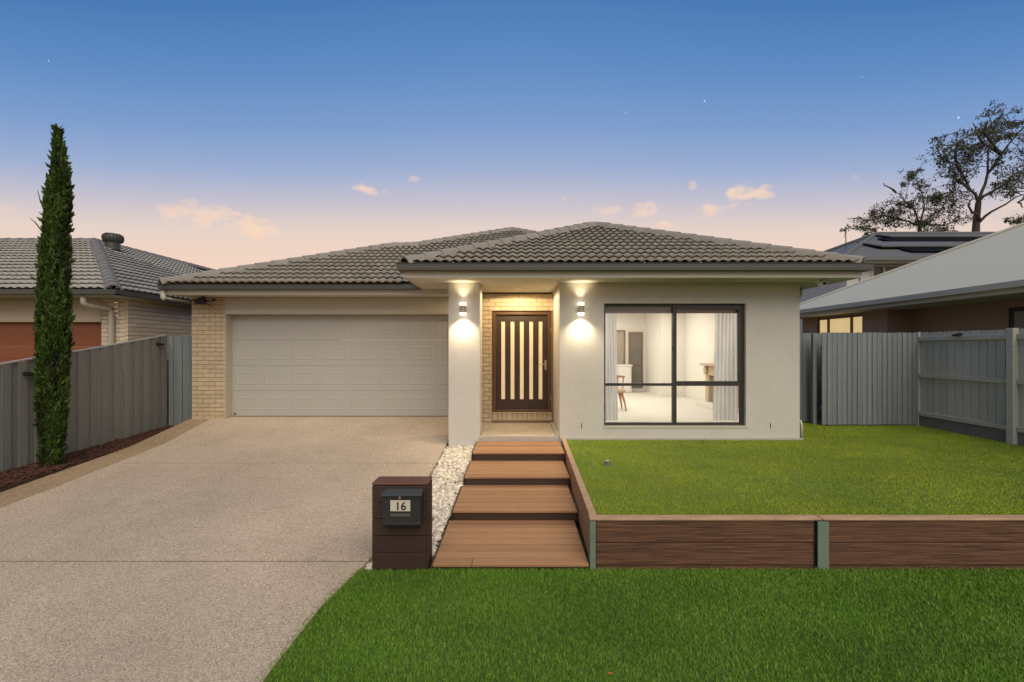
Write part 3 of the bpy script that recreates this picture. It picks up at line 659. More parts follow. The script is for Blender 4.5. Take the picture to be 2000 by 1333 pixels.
for sx, sy in ((1, -1), (-1, -1), (1, 1), (-1, 1)):
    MB().tube([(2.12+sx*.13, 9.95+sy*.13, .445), (2.12+sx*.18, 9.95+sy*.17, .28), (2.12+sx*.22, 9.95+sy*.2, .058)], [.03, .022, .014], 8).build('leg', m_chair, ch, smooth=True)
MB().tube([(2.12+.21*math.cos(t), 9.95+.21*math.sin(t), .78) for t in np.linspace(-.3, 3.4, 14)], .025, 8).build('backrest', m_chair, ch, smooth=True)
for t in (.1, 1.0, 2.1, 3.0): MB().tube([(2.12+.19*math.cos(t), 9.95+.19*math.sin(t), .5), (2.12+.21*math.cos(t), 9.95+.21*math.sin(t), .775)], .012, 6).build('spindle', m_chair, ch)
def curtain(x0, x1, label, flare):
    mb = MB(); nx_, nz_ = 70, 10; zs = np.linspace(.11, 2.10, nz_); ph = random.uniform(0, 6)
    for side in (0,):
        base = len(mb.v)
        for z in zs:
            k = 1+flare*(1-(z/2.1))*.12
            for i in range(nx_):
                s = i/(nx_-1); xx = x0+(x1-x0)*s*k if flare > 0 else x1+(x0-x1)*(1-s)*(1-flare*(1-z/2.1)*.12)
                d = .018*math.sin(s*2*math.pi*6+ph)+.008*math.sin(s*31+z*3)
                mb.v.append((xx, 8.14+d+side*.004, z))
        for j in range(nz_-1):
            for i in range(nx_-1):
                q = base+j*nx_+i; f = (q, q+1, q+nx_+1, q+nx_); mb.f.append(f if side == 0 else f[::-1])
    t = thing('curtain', ((x0+x1)/2, 8.14, .1), label, 'curtain'); mb.build('drape', m_curt, t, smooth=True)
    MB().tube([(x0-.05, 8.14, 2.115), (x1+.05, 8.14, 2.115)], .012, 8).build('rod', m_steel, t)
curtain(wx0+.0, wx0+.28, 'pleated pale grey curtain at the window side nearer the front door', 1)
curtain(wx1-.38, wx1+.02, 'pleated pale grey curtain at the window side nearer the fireplace', -1)
bl = thing('roller_blind', (2.7, 8.06, 2.1), 'rolled up grey blind across the top of the front window', 'blind')
MB().tube([(wx0+.02, 8.06, 2.17), (wx1-.02, 8.06, 2.17)], .03, 10).build('roll', mat('blind_fabric', S(150, 152, 155), .8), bl, smooth=True); box('hem', bpy.data.materials['blind_fabric'], bl, wx0+.02, wx1-.02, 8.03, 8.036, 2.02, 2.16)
def downlight(x, y, z, power, label, size=.5, col=(1, .94, .84), spot=None):
    t = thing('downlight', (x, y, z), label, 'light', 'ceiling downlights')
    MB().lathe([(.05, -.004), (.06, -.006), (.06, -.001)], (x, y, z), 16).build('rim', m_white, t); MB().lathe([(.001, -.003), (.045, -.003), (.045, -.0015)], (x, y, z), 16).build('diffuser', m_dl, t)
    if spot: ld = bpy.data.lights.new('lamp', 'SPOT'); ld.spot_size = R(spot); ld.spot_blend = .15; ld.shadow_soft_size = size
    else: ld = bpy.data.lights.new('lamp', 'AREA'); ld.shape = 'DISK'; ld.size = size
    ld.energy = power; ld.color = col
    lo = bpy.data.objects.new('lamp', ld); C.objects.link(lo); lo.parent = t; lo.location = (0, 0, -.03)
for (x, y) in [(1.9, 9.4), (3.5, 9.4), (1.9, 11.6), (3.5, 11.6), (2.4, 13.2)]:
    downlight(x, y, 2.5, 10, 'round white downlight in the ceiling of the lit front room')
t = downlight(.02, 8.55, SZ, 44, 'round warm downlight in the porch ceiling over the front door', .05, (1, .78, .46), 174)
# ---- wall lamps
def wall_lamp(x, label):
    y, z = WY-.09, 2.07
    t = thing('wall_lamp', (x, WY, z), label, 'wall lamp', 'up and down lights on the front wall')
    MB().lathe([(.052, -.062), (.052, .062)], (x, y, z), 24).build('housing', m_steel, t, smooth=False); box('bracket', m_steel, t, x-.03, x+.03, y+.045, WY-.001, z-.04, z+.04)
    for s in (1, -1):
        MB().lathe([(.049, -.02), (.05, 0), (.049, .02)], (x, y, z+s*.083), 24).build('glass_ring', m_lampglow, t, smooth=True)
        ld = bpy.data.lights.new('lamp', 'SPOT'); ld.energy = 6.5 if s > 0 else 30; ld.spot_size = R(96 if s > 0 else 132); ld.spot_blend = 1; ld.color = (1, .83, .56); ld.shadow_soft_size = .045
        lo = bpy.data.objects.new('lamp', ld); C.objects.link(lo); lo.parent = t; lo.location = (0, -.09, s*.125); lo.rotation_euler = (math.pi if s > 0 else 0, 0, 0)
wall_lamp((904-1010)/115.5, 'lit cylindrical steel lamp on the narrow column beside the garage'); wall_lamp((1135-1010)/115.5, 'lit cylindrical steel lamp on the wall between front door and window')
# ---- cameras and floodlight on the eaves
cc = thing('security_camera', (5.02, 7.5, SZ), 'small white security camera under the eave above the downpipe corner', 'camera')
box('mount', m_white, cc, 4.93, 5.07, 7.46, 7.56, SZ-.025, SZ-.001, bevel=.004); MB().tube([(4.97, 7.36, SZ-.075), (4.99, 7.5, SZ-.06)], .042, 14).build('body', m_white, cc); MB().tube([(4.967, 7.352, SZ-.076), (4.969, 7.359, SZ-.0755)], .03, 14).build('lens', m_black, cc)
MB().tube([(5.0, 7.5, SZ-.06), (5.0, 7.51, SZ-.02)], .02, 8).build('neck', m_white, cc)
fl = thing('floodlight', (-6.15, 9.0, 2.43), 'black twin sensor floodlight with loose wires under the garage eave', 'floodlight')
MB().tube([(-6.22, 9.02, 2.43), (-6.22, 9.02, 2.37)], .03, 8).build('mount', m_black, fl)
MB().lathe([(.02, -.07), (.07, -.06), (.085, 0), (.06, .05), (.02, .06)], (-6.22, 8.98, 2.34), 12).build('lamp_head', m_black, fl, smooth=True)
MB().tube([(-6.33, 8.93, 2.31), (-6.24, 8.97, 2.35)], [.06, .035], 10).build('lamp_head', m_black, fl)
MB().tube([(-6.18, 8.98, 2.34), (-6.08, 8.95, 2.33), (-6.0, 8.95, 2.35)], .012, 6).build('arm', m_black, fl); MB().lathe([(.01, -.03), (.03, -.02), (.035, 0), (.02, .03)], (-5.97, 8.95, 2.355), 10).build('sensor', m_black, fl, smooth=True)
MB().tube([(-6.15, 8.97, 2.36), (-6.12, 8.96, 2.29), (-6.07, 8.97, 2.25), (-6.0, 8.99, 2.22)], .006, 5).tube([(-6.17, 8.96, 2.38), (-6.05, 8.93, 2.40), (-6.02, 8.95, 2.34)], .006, 5).build('cable', m_black, fl)

# ================================================================== FRONT STEPS, LETTERBOX, RETAINING WALL
steps = thing('front_steps', (0, 5.9, -.5), 'broad timber deck steps with dark risers leading up to the porch', 'steps')
TR = [(6.91, 7.775, -.18, .023), (6.05, 6.93, -.304, 0), (5.11, 6.07, -.418, -.0235), (4.08, 5.13, -.53, -.0575)]
for i, (ya, yb, z, cx) in enumerate(TR):
    yy = ya; k = 0; x0, x1 = cx-.70, cx+.70
    while yy < yb-.02:
        d = min(.125, yb-yy)
        if i == 3 and k == 0:
            xs = (922-1010)*4.1/F
            piece('deck_board', (xs-.002-x0, d, .025), ((x0+xs-.002)/2, yy+d/2, z-.0125), m_deck, steps, .003); piece('deck_board', (x1-xs-.002, d, .025), ((x1+xs+.002)/2, yy+d/2, z-.0125), m_deck, steps, .003)
        else: piece('deck_board', (x1-x0, d, .025), (cx, yy+d/2, z-.0125+random.uniform(-.0008, .0008)), m_deck, steps, .003)
        yy += .142; k += 1
    zl = TR[i+1][2]+.001 if i < 3 else -.62
    box('riser_board', m_deckdark, steps, x0+.006, x1-.006, ya+.012, ya+.03, zl, z-.026)
    box('side_board', m_deckdark, steps, x0-.016, x0-.001, ya+.004, yb-(.022 if i else 0), z-.25, z-.004)
lb = thing('letterbox', (-1.05, 4.18, -.57), 'dark timber clad letterbox pillar with a charcoal mailbox numbered 16', 'letterbox')
bx0, bx1, by0, by1 = -1.30, -.80, 4.08, 4.29; zz = .18
box('core', m_black, lb, bx0+.015, bx1-.015, by0+.015, by1-.015, -.62, .17)
for i in range(5):
    h = .150; box('cladding_board', m_deckdark, lb, bx0, bx1-.014, by0, by0+.014, zz-h, zz-.007, bevel=.002); box('side_board', m_deckdark, lb, bx1-.0135, bx1, by0, by1, zz-h, zz-.007, bevel=.002); box('side_board', m_deckdark, lb, bx0, bx0+.0135, by0+.0145, by1, zz-h, zz-.007, bevel=.002); zz -= h
box('plinth_board', m_deckdark, lb, bx0, bx1, by0-.002, by1, zz-.1, zz-.004)
box('cap_board', m_deck if False else mat('cap_deck_board', S(112, 72, 54), .5, noise=(4, 1.4), col2=S(96, 60, 46), stretch=(.6, 14, 14)), lb, bx0-.002, bx1+.002, by0-.002, by1+.002, .181, .20, bevel=.003)
mx0, mx1 = -1.172, -.842; mf = 3.965
mbx = MB().hexa([(mx0, mf+.004, -.12), (mx1, mf+.004, -.12), (mx1, 4.079, -.15), (mx0, 4.079, -.15), (mx0, mf, .130), (mx1, mf, .130), (mx1, 4.079, .140), (mx0, 4.079, .140)]).build('mailbox', m_box, lb, bevel=.004)
MB().hexa([(mx0-.015, mf-.025, .126), (mx1+.015, mf-.025, .126), (mx1, 4.079, .142), (mx0, 4.079, .142), (mx0-.015, mf-.025, .133), (mx1+.015, mf-.025, .133), (mx1, 4.079, .15), (mx0, 4.079, .15)]).build('lid', m_boxlid, mbx)
MB().tube([(mx0+.003, mf+.042, -.125), (mx1-.003, mf+.042, -.125)], .040, 20).build('newspaper_tube', m_box, mbx, smooth=False)
pcx = -1.017; box('number_plate', m_plate, mbx, pcx-.087, pcx+.087, mf-.006, mf+.003, -.012, .083, bevel=.002)
box('slot_window', mat('slot_window', S(86, 86, 74), .4), mbx, pcx-.087, pcx+.087, mf-.004, mf+.004, -.058, -.033)
MB().tube([(pcx-.005, mf-.008, .112), (pcx-.005, mf+.004, .112)], .010, 12).box(pcx-.012, pcx+.002, mf-.006, mf+.002, .094, .110).build('lock', m_steel, mbx)
tcv = bpy.data.curves.new('digits', 'FONT'); tcv.body = '16'; tcv.size = .098; tcv.extrude = .0012; tcv.align_x = 'CENTER'; tcv.offset = .0012
to = bpy.data.objects.new('digits', tcv); C.objects.link(to); dg = bpy.context.evaluated_depsgraph_get(); dme = bpy.data.meshes.new_from_object(to.evaluated_get(dg)); bpy.data.objects.remove(to)
dme.materials.clear(); dme.materials.append(m_black)
do = link('digits', dme, None, mbx, (pcx+.004, mf-.0078, .001)); do.rotation_euler = (R(90), 0, 0)
rw = thing('retaining_wall', (3, 4.15, -.57), 'low retaining wall of brown timber sleepers with green steel posts', 'retaining wall')
WT, WZS = -.13, (-.135, -.355)
spans = [(.712, 2.685), (2.815, 5.2), (5.31, 7.7), (7.8, 9.2)]
for a, b in spans:
    for k, (z1, z0) in enumerate(((-.150, -.350), (-.355, -.555))): piece('sleeper', (b-a, .072, z1-z0), ((a+b)/2, 4.152+random.uniform(-.002, .002), (z0+z1)/2), m_sleeper, rw, .006)
    piece('sleeper_fill', (b-a, .06, .09), ((a+b)/2, 4.155, -.606), m_sleeper, rw)
    piece('top_board', (b-a+.12, .10, .018), ((a+b)/2+.005, 4.155, -.140), m_sleepertop, rw, .004)
for x in (2.75, 5.255, 7.75):
    mb = MB().box(x-.05, x+.05, 4.085, 4.093, -.75, -.150).box(x-.004, x+.004, 4.093, 4.19, -.75, -.15).box(x-.05, x+.05, 4.19, 4.198, -.75, -.152)
    mb.build('post', m_post, rw)
MB().box(.655, .705, 4.085, 4.093, -.75, -.150).box(.655, .663, 4.093, 4.19, -.75, -.15).build('post', m_post, rw)
piece('sleeper', (.045, .09, .42), (.688, 4.142, -.362), m_sleeper, rw)
fx = lambda y: .668+.0258*(y-4.1)
for a, b in ((4.2, 6.0), (6.01, 7.78)):
    for z1, z0 in ((-.150, -.350), (-.355, -.555)):
        MB().hexa([(fx(a), a, z0), (fx(a)+.06, a, z0), (fx(b)+.06, b, z0), (fx(b), b, z0), (fx(a), a, z1), (fx(a)+.06, a, z1), (fx(b)+.06, b, z1), (fx(b), b, z1)]).build('sleeper', m_sleeper2, rw, bevel=.006)
    a += .007 if a < 5 else 0
    MB().hexa([(fx(a)-.004, a, -.149), (fx(a)+.066, a, -.149), (fx(b)+.066, b, -.149), (fx(b)-.004, b, -.149), (fx(a)-.004, a, -.131), (fx(a)+.066, a, -.131), (fx(b)+.066, b, -.131), (fx(b)-.004, b, -.131)]).build('top_board', m_sleepertop, rw, bevel=.004)
dc = thing('drain_cap', (1.21, 6.1, LZ), 'small grey drain cap standing up from the raised lawn', 'drain cap')
MB().lathe([(.034, -.01), (.034, .045), (.04, .046), (.04, .062), (.03, .066)], (1.21, 6.1, LZ), 18).build('pipe', mat('grey_pvc', S(120, 118, 118), .6), dc); MB().lathe([(.024, .066), (.024, .070)], (1.21, 6.1, LZ), 14).build('lid', m_conc, dc)
lf = MB().add([(0, 0, 0), (.02, .008, .008), (.045, 0, .004), (.02, -.010, .006), (0, 0, -.001), (.02, .008, .006), (.045, 0, .003), (.02, -.010, .004)], [(0, 3, 2, 1), (4, 5, 6, 7)])
lf = lf.build('fallen_leaf', mat('rust_leaf', S(170, 92, 40), .7)); lf.location = (.58, 2.83, gz(2.83)+.035); tag(lf, 'single rust coloured leaf fallen on the lower lawn', 'leaf')

# ================================================================== FENCES
FXL = -7.24
def ftop(y): return float(np.interp(y, [3, 6.37, 9.4], [.66, 1.173, 1.674]))
lfence = thing('paling_fence', (FXL, 7, -.3), 'dark grey paling fence stepping down beside the driveway and mulch bed', 'fence')
y = 9.38; k = 0
while y > 3.6:
    wdt = .118; off = 0 if k % 2 else .024
    ya, yb = y-wdt, y; t0, t1 = ftop(ya)-.012, ftop(yb)-.012
    MB().hexa([(FXL-.016+off, ya, bedz(ya)-.1), (FXL+off, ya, bedz(ya)-.1), (FXL+off, yb, bedz(yb)-.1), (FXL-.016+off, yb, bedz(yb)-.1), (FXL-.016+off, ya, t0), (FXL+off, ya, t0), (FXL+off, yb, t1), (FXL-.016+off, yb, t1)]).build('paling', m_pal, lfence)
    y -= wdt-.008 if k % 2 else wdt-.006; k += 1
for a, b in ((3.6, 7.68), (7.70, 9.40)):
    MB().hexa([(FXL-.05, a, ftop(a)-.01), (FXL+.022, a, ftop(a)-.01), (FXL+.022, b, ftop(b)-.01), (FXL-.05, b, ftop(b)-.01), (FXL-.05, a, ftop(a)+.008), (FXL+.022, a, ftop(a)+.008), (FXL+.022, b, ftop(b)+.008), (FXL-.05, b, ftop(b)+.008)]).build('capping', m_capping, lfence)
for y in (4.2, 6.6, 9.0): box('post', m_pal, lfence, FXL-.12, FXL-.03, y-.045, y+.045, -.8, ftop(y)-.06)
lg = thing('side_fence_return', (-6.9, 9.42, -.25), 'short blue grey paling return between the left fence and the garage pier', 'fence')
for i in range(7):
    x = -7.20+i*.0925; piece('paling', (.086, .016, 1.95), (x+.04, 9.42+(.012 if i % 2 else 0), .68), m_gate, lg)
box('rail', m_gate, lg, -7.2, -6.56, 9.445, 9.49, 1.3, 1.38)
def solar(x, y, z, dx, label):
    t = thing('solar_light', (x, y, z), label, 'solar light', 'black solar lights on the fences')
    box('bracket', m_black, t, x-.01, x+.012, y-.03, y+.03, z-.03, z+.03); MB().hexa([(x, y-.06, z-.012), (x+dx, y-.06, z-.03), (x+dx, y+.06, z-.03), (x, y+.06, z-.012), (x, y-.06, z+.022), (x+dx, y-.06, z), (x+dx, y+.06, z), (x, y+.06, z+.022)] if dx > 0 else [(x+dx, y-.06, z-.03), (x, y-.06, z-.012), (x, y+.06, z-.012), (x+dx, y+.06, z-.03), (x+dx, y-.06, z), (x, y-.06, z+.022), (x, y+.06, z+.022), (x+dx, y+.06, z)]).build('hood', m_black, t)
solar(FXL+.02, 6.70, 1.03, .09, 'small black solar light on the dark fence left of the cypress'); solar(FXL+.02, 9.15, 1.49, .09, 'small black solar light at the garage end of the dark fence')
RX = 8.11
rf = thing('paling_fence', (RX, 7, -.14), 'light grey paling fence with exposed rails and posts beside the raised lawn', 'fence')
y = 9.2
while y > 4.3:
    d = random.uniform(.135, .15); piece('paling', (.016, .135, 1.84+random.choice((0, 0, .006, -.008))), (RX+.05+random.uniform(-.002, .002), y-.0715, .80), m_palr, rf); y -= .146
for zc, h in ((1.595, .085), (.86, .08), (.09, .08)):
    for a, b in ((4.3, 7.385), (7.505, 9.19)): box('rail', m_railr, rf, RX-.005, RX+.041, a, b, zc-h/2, zc+h/2, bevel=.004)
box('plinth_board', mat('plinth_grey', S(120, 120, 116), .9, noise=(5, 1.5)), rf, RX+.012, RX+.040, 4.3, 9.19, -.22, .04)
for y in (5.0, 7.445): box('post', m_railr, rf, RX-.06, RX+.04, y-.055, y+.055, -.35, 1.735, bevel=.004)
box('end_post', m_railr, rf, RX-.005, RX+.06, 9.20, 9.27, -.3, 1.73)
solar(RX-.004, 8.35, 1.655, -.08, 'small black solar light on the top rail of the light grey fence')
gt = thing('side_gate', (7.1, 9.2, LZ), 'wide blue grey paling gate between the house and the light grey fence', 'gate')
for i in range(19):
    x = 6.17+i*.1015; piece('paling', (.090, .018, 1.86+random.uniform(-.008, .008)), (x+.049, 9.218+random.uniform(-.005, .005), .79), m_gate, gt)
for i in range(18): piece('back_paling', (.06, .014, 1.80), (6.2695+i*.1015, 9.293, .78), m_gate, gt)
for z in (1.4, .8, .2): box('rail', m_gate, gt, 6.18, 8.09, 9.232, 9.275, z-.04, z+.04)
box('gate_post', m_gate, gt, 6.09, 6.16, 9.36, 9.43, -.3, 1.70)
sf = thing('side_fence_return', (5.5, 9.6, LZ), 'narrow shaded paling infill between the house corner and the gate', 'fence')
for i in range(15): piece('paling', (.108, .016, 1.86), (4.95+i*.112, 9.60+(.01 if i % 2 else 0), .79), m_gate, sf)
box('rail', m_gate, sf, 4.88, 6.56, 9.61, 9.65, 1.3, 1.38)

# ================================================================== LEFT NEIGHBOUR
nb = thing('house', (-11, 9.2, 0), 'pale brick house with grey tiled hip roof and timber look garage door behind the fence', 'house')
NX, NY = -7.8, 9.12
bwl = MB().box(NX-.2, NX-.006, NY+.008, 20, -.5, 2.47).box(-8.33, NX-.2, NY+.008, 9.4, -.5, 2.0).build('brick_wall', m_mortar, nb)
bricks(bwl, m_brick_n, 'y', NX, NY, 11.6, 1.15, 2.46); bricks(bwl, m_brick_n, 'x', NY, -8.33, NX-.052, .95, 2.46)
box('lintel', m_lintel, nb, -16, -8.332, NY-.01, 9.4, 1.93, 2.46)
for i in range(4): box('garage_door_section', m_terracotta, nb, -13.2, -8.335, 9.22, 9.26, -.05+i*.495, -.05+(i+1)*.495-.008, bevel=.003)
for i in range(8): box('garage_door_groove', m_terracotta, nb, -13.2, -8.336, 9.214, 9.219, -.04+i*.2475, -.04+(i+1)*.2475-.012)
box('wall_end', m_lintel, nb, -20, -13.21, 9.13, 9.4, -.3, 1.93)
NEX, NEY, NEZ = -7.62, 8.60, 2.50; nr_ = 4.85
box('soffit', m_soffit, nb, -20, NEX+.02, NEY+.06, 9.2, 2.40, 2.412); box('fascia', m_trim, nb, -20, NEX-.01, NEY+.03, NEY+.055, 2.39, 2.50); box('fascia', m_trim, nb, NEX-.032, NEX-.01, NEY+.056, 20, 2.39, 2.5)
box('soffit', m_soffit, nb, NX-.05, NEX-.03, 9.2, 20, 2.401, 2.413)
MB().box(-20, NEX+.09, NEY-.07, NEY-.058, 2.42, 2.51).box(-20, NEX+.09, NEY-.058, NEY+.028, 2.42, 2.432).build('gutter', m_gutter, nb); MB().box(NEX+.078, NEX+.09, NEY-.057, 20, 2.42, 2.51).box(NEX-.008, NEX+.078, NEY-.057, 20, 2.42, 2.432).build('gutter', m_gutter, nb)
MB().tube([(-8.25, 8.66, 2.42), (-8.25, 8.66, 2.26), (-8.2, 8.75, 2.22), (-8.1, 9.05, 2.2), (-8.08, 9.07, 2.1), (-8.08, 9.07, -.2)], .05, 10).build('downpipe', m_trim, nb, smooth=True)
RZ = NEZ+nr_*.42
Pq = math.atan(.42); c2, s2 = math.cos(Pq), math.sin(Pq)
nroof = MB().add([(-24, NEY, NEZ), (NEX, NEY, NEZ), (NEX-nr_, NEY+nr_, RZ), (-24, NEY+nr_, RZ), (NEX, 24, NEZ), (NEX-nr_, 24, RZ)], [(0, 1, 2, 3), (1, 4, 5, 2)]).build('roof', m_under, nb)
ntm = tile_mesh(m_tile_n, amp=.03, th=.042)
OXL = -15.9
hL = [hp((NEX-OXL, 0), (NEX-nr_-OXL, nr_/c2)), hp((NEX-nr_-OXL, nr_/c2), (0, nr_/c2))]
def inframe(p):
    px = 1010+F*p.x/p.y; return px > -170
n3 = tiles(nroof, (OXL, NEY-.02, NEZ-.004), (1, 0, 0), (0, c2, s2), NEX-OXL, nr_/c2, lambda c: hL, ntm, visible=inframe, bond=False, limit=190)
hR = [hp((0, nr_/c2), (0, 0)), hp((nr_+.0001, nr_/c2), (0, 0))]
hR = [hp((nr_, nr_/c2), (0, 0)), hp((20, nr_/c2), (nr_, nr_/c2))]
def rvis(p):
    px = 1010+F*p.x/p.y; return px < 400
n4 = tiles(nroof, (NEX+.02, NEY, NEZ-.004), (0, 1, 0), (-c2, 0, s2), 8, nr_/c2, lambda c: hR, ntm, visible=rvis, bond=False, limit=110)
print('TILES neighbour', n3, n4)
m_ncap = mat('neighbour_ridge_tile', S(132, 129, 128), .85, rnd=.14, noise=(6, 1.6), col2=S(104, 101, 100))
ridge(nroof, (NEX, NEY, NEZ+.03), (NEX-nr_, NEY+nr_, RZ+.04), m_ncap); ridge(nroof, (NEX-nr_, NEY+nr_, RZ+.04), (-16.4, NEY+nr_, RZ+.04), m_ncap); ridge(nroof, (NEX-nr_, NEY+nr_, RZ+.035), (NEX-nr_, 24, RZ+.035), m_ncap)
vx, vy = NEX-nr_+.75, NEY+nr_-.25; vz = RZ-.28
rv = MB().lathe([(.17, 0), (.17, .2), (.2, .22)], (vx, vy, vz), 16).build('roof_vent', m_gutter, nroof); 
mb = MB().lathe([(.19, .22), (.22, .26), (.235, .33), (.22, .40), (.16, .45), (.04, .47)], (vx, vy, vz), 22)
mb.build('turbine', m_gutter, rv)
for k in range(22):
    t = 2*math.pi*k/22; ca, sa = math.cos(t), math.sin(t)
    MB().tube([(vx+r_*ca, vy+r_*sa, vz+z_) for r_, z_ in ((.195, .215), (.23, .26), (.244, .33), (.23, .405), (.16, .457))], .012, 4).build('vane', m_gutter, rv)

# ================================================================== RIGHT NEIGHBOUR (pale metal roof)
n2h = thing('house', (12, 11, 0), 'single storey mauve brick house with pale metal roof beyond the light grey fence', 'house')
EXr, EZr, Yf, pr = 8.6, 2.56, 15.0, .485; Yn = 1.0
rt = 5.4
mr = MB().add([(EXr, Yn, EZr), (EXr, Yf, EZr), (EXr+rt, Yf-rt, EZr+rt*pr), (EXr+rt, Yn, EZr+rt*pr), (EXr+2*rt, Yf, EZr), (EXr+2*rt, Yn, EZr),
               (EXr, Yn, EZr-.03), (EXr, Yf, EZr-.03), (EXr+2*rt, Yf, EZr-.03), (EXr+2*rt, Yn, EZr-.03)],
              [(0, 3, 2, 1), (1, 2, 4), (3, 5, 4, 2), (0, 1, 7, 6), (1, 4, 8, 7), (4, 5, 9, 8), (6, 7, 8, 9), (5, 3, 0), (0, 6, 9, 5)]).build('roof', m_metalroof, n2h)
MB().tube([(EXr+.05, Yf-.05, EZr+.04), (EXr+rt, Yf-rt, EZr+rt*pr+.03)], .05, 6).build('hip_capping', m_metalroof, mr)
MB().box(EXr-.10, EXr-.088, Yn, Yf+.1, EZr-.11, EZr).box(EXr-.088, EXr-.001, Yn, Yf+.1, EZr-.11, EZr-.098).build('gutter', m_trim, n2h)
box('fascia', m_trim, n2h, EXr, EXr+.02, Yn, Yf, EZr-.20, EZr-.035); box('soffit', m_soffit, n2h, EXr+.021, 9.9, Yn, Yf, EZr-.20, EZr-.19)
NWX = 9.15
wy0, wy1 = 12.05, 13.9
wl = MB().box(NWX, NWX+.2, wy1, Yf-.4, -.3, EZr-.2).box(NWX, NWX+.2, 11.3, wy0, -.3, EZr-.2).box(NWX, NWX+.2, wy0, wy1, -.3, 1.25).box(NWX, NWX+.2, wy0, wy1, 2.31, EZr-.2)
wl.box(9.75, 9.9, 9.0, 11.3, -.3, EZr-.2).box(NWX, 9.75, 11.25, 11.3, -.3, EZr-.2).box(NWX+.2, 19, Yf-.6, Yf-.4, -.3, EZr-.2).box(9.75, 9.9, 1.1, 8.4, -.3, EZr-.2).box(9.75, 9.9, 8.4, 9.0, 2.2, EZr-.2)
wl.build('wall', m_mauve, n2h)
wn = MB()
for a, b in ((wy0, wy0+.06), (wy0+.42, wy0+.50), (wy1-.50, wy1-.42), (wy1-.06, wy1)): wn.box(NWX+.03, NWX+.1, a, b, 1.25, 2.31)
wn.box(NWX+.031, NWX+.099, wy0, wy1, 2.25, 2.309); wn = wn.build('window', m_woodf, n2h)
for a, b in ((wy0+.06, wy0+.42), (wy0+.50, wy1-.50), (wy1-.42, wy1-.06)): box('blind_pane', m_winlit, wn, NWX+.06, NWX+.07, a, b, 1.25, 2.25)
wn = MB().box(9.72, 9.80, 8.92, 9.0, 1.2, 2.2).box(9.72, 9.80, 6.9, 6.98, 1.2, 2.2).box(9.72, 9.8, 6.98, 8.92, 2.12, 2.2).build('window', m_black, n2h); box('pane', mat('dim_pane', S(140, 136, 126), .3), wn, 9.73, 9.74, 6.98, 8.92, 1.2, 2.12)
MB().lathe([(.10, 0), (.10, .25), (.16, .27), (.16, .34), (.05, .38)], (EXr+rt-.6, Yf-rt-1.0, EZr+rt*pr-.35), 12).build('roof_vent', m_gutter, mr)

# ================================================================== TWO STOREY HOUSE BEHIND
th = thing('house', (20, 25, 0), 'two storey pale house with dark hip roof and solar panels over painted black shade strips', 'house')
Yc, Xc, ze = 19.0, 13.64, 5.19; tt = 6.5; p3 = .397
zr = ze+tt*p3; Xe = 34
r3 = MB().add([(Xc, Yc, ze), (Xe, Yc, ze), (Xe-tt, Yc+tt, zr), (Xc+tt, Yc+tt, zr), (Xc, Yc+2*tt, ze), (Xe, Yc+2*tt, ze)], [(0, 1, 2, 3), (4, 0, 3), (5, 4, 3, 2), (1, 5, 2), (0, 4, 5, 1)]).build('roof', m_darkroof, th)
MB().tube([(Xc, Yc, ze+.05), (Xc+tt, Yc+tt, zr+.05)], .10, 6).build('hip_capping', m_darkroof, r3); MB().tube([(Xc+tt, Yc+tt, zr+.05), (Xe-tt, Yc+tt, zr+.05)], .10, 6).build('ridge_capping', m_darkroof, r3); MB().tube([(Xc, Yc+2*tt, ze+.05), (Xc+tt, Yc+tt, zr+.05)], .1, 6).build('hip_capping', m_darkroof, r3)
q3 = math.atan(p3)
def panel(x0, x1, s0, s1, lift0, lift1, m, nm):
    f = lambda s, lft: (Yc+s*math.cos(q3)-lft*math.sin(q3), ze+s*math.sin(q3)+lft*math.cos(q3))
    v = []
    for s, lft in ((s0, lift0), (s1, lift1)):
        pass
    (ya, za), (yb, zb) = f(s0, lift0), f(s1, lift1); (yc_, zc), (yd, zd) = f(s0, lift0+.06), f(s1, lift1+.06)
    MB().hexa([(x0, ya, za), (x1, ya, za), (x1, yb, zb), (x0, yb, zb), (x0, yc_, zc), (x1, yc_, zc), (x1, yd, zd), (x0, yd, zd)]).build(nm, m, r3)
panel(17.3, 26.5, 1.0, 1.75, .03, .03, m_panelshade, 'panel_shade_strip'); panel(16.6, 26.5, 1.9, 3.6, .12, .05, m_darkroof, 'collector_panel')
panel(18.6, 27.5, 3.9, 4.9, .03, .03, m_panelshade, 'panel_shade_strip'); panel(19.4, 27.5, 5.0, 6.4, .12, .05, m_darkroof, 'collector_panel')
box('gutter', m_darkroof, th, Xc-.1, Xe, Yc-.12, Yc-.002, ze-.14, ze+.02); box('fascia', m_trim, th, Xc+.02, Xe, Yc, Yc+.04, ze-.20, ze-.145)
wx_ = Xc+.55
w2 = MB().box(wx_, 15.2, Yc+.6, Yc+.8, -.3, ze-.2).box(15.2, Xe-1, Yc+.6, Yc+.8, -.3, 3.4).box(18.6, Xe-1, Yc+.6, Yc+.8, 3.4, ze-.2).box(wx_, wx_+.2, Yc+.8, Yc+12, -.3, ze-.2)
w2.build('wall', m_palewall, th); box('soffit', m_soffit, th, Xc+.03, Xe, Yc+.041, Yc+.62, ze-.199, ze-.18); box('cladding_joint', m_gutter, th, 14.72, 14.76, Yc+.585, Yc+.598, 1, ze-.22)
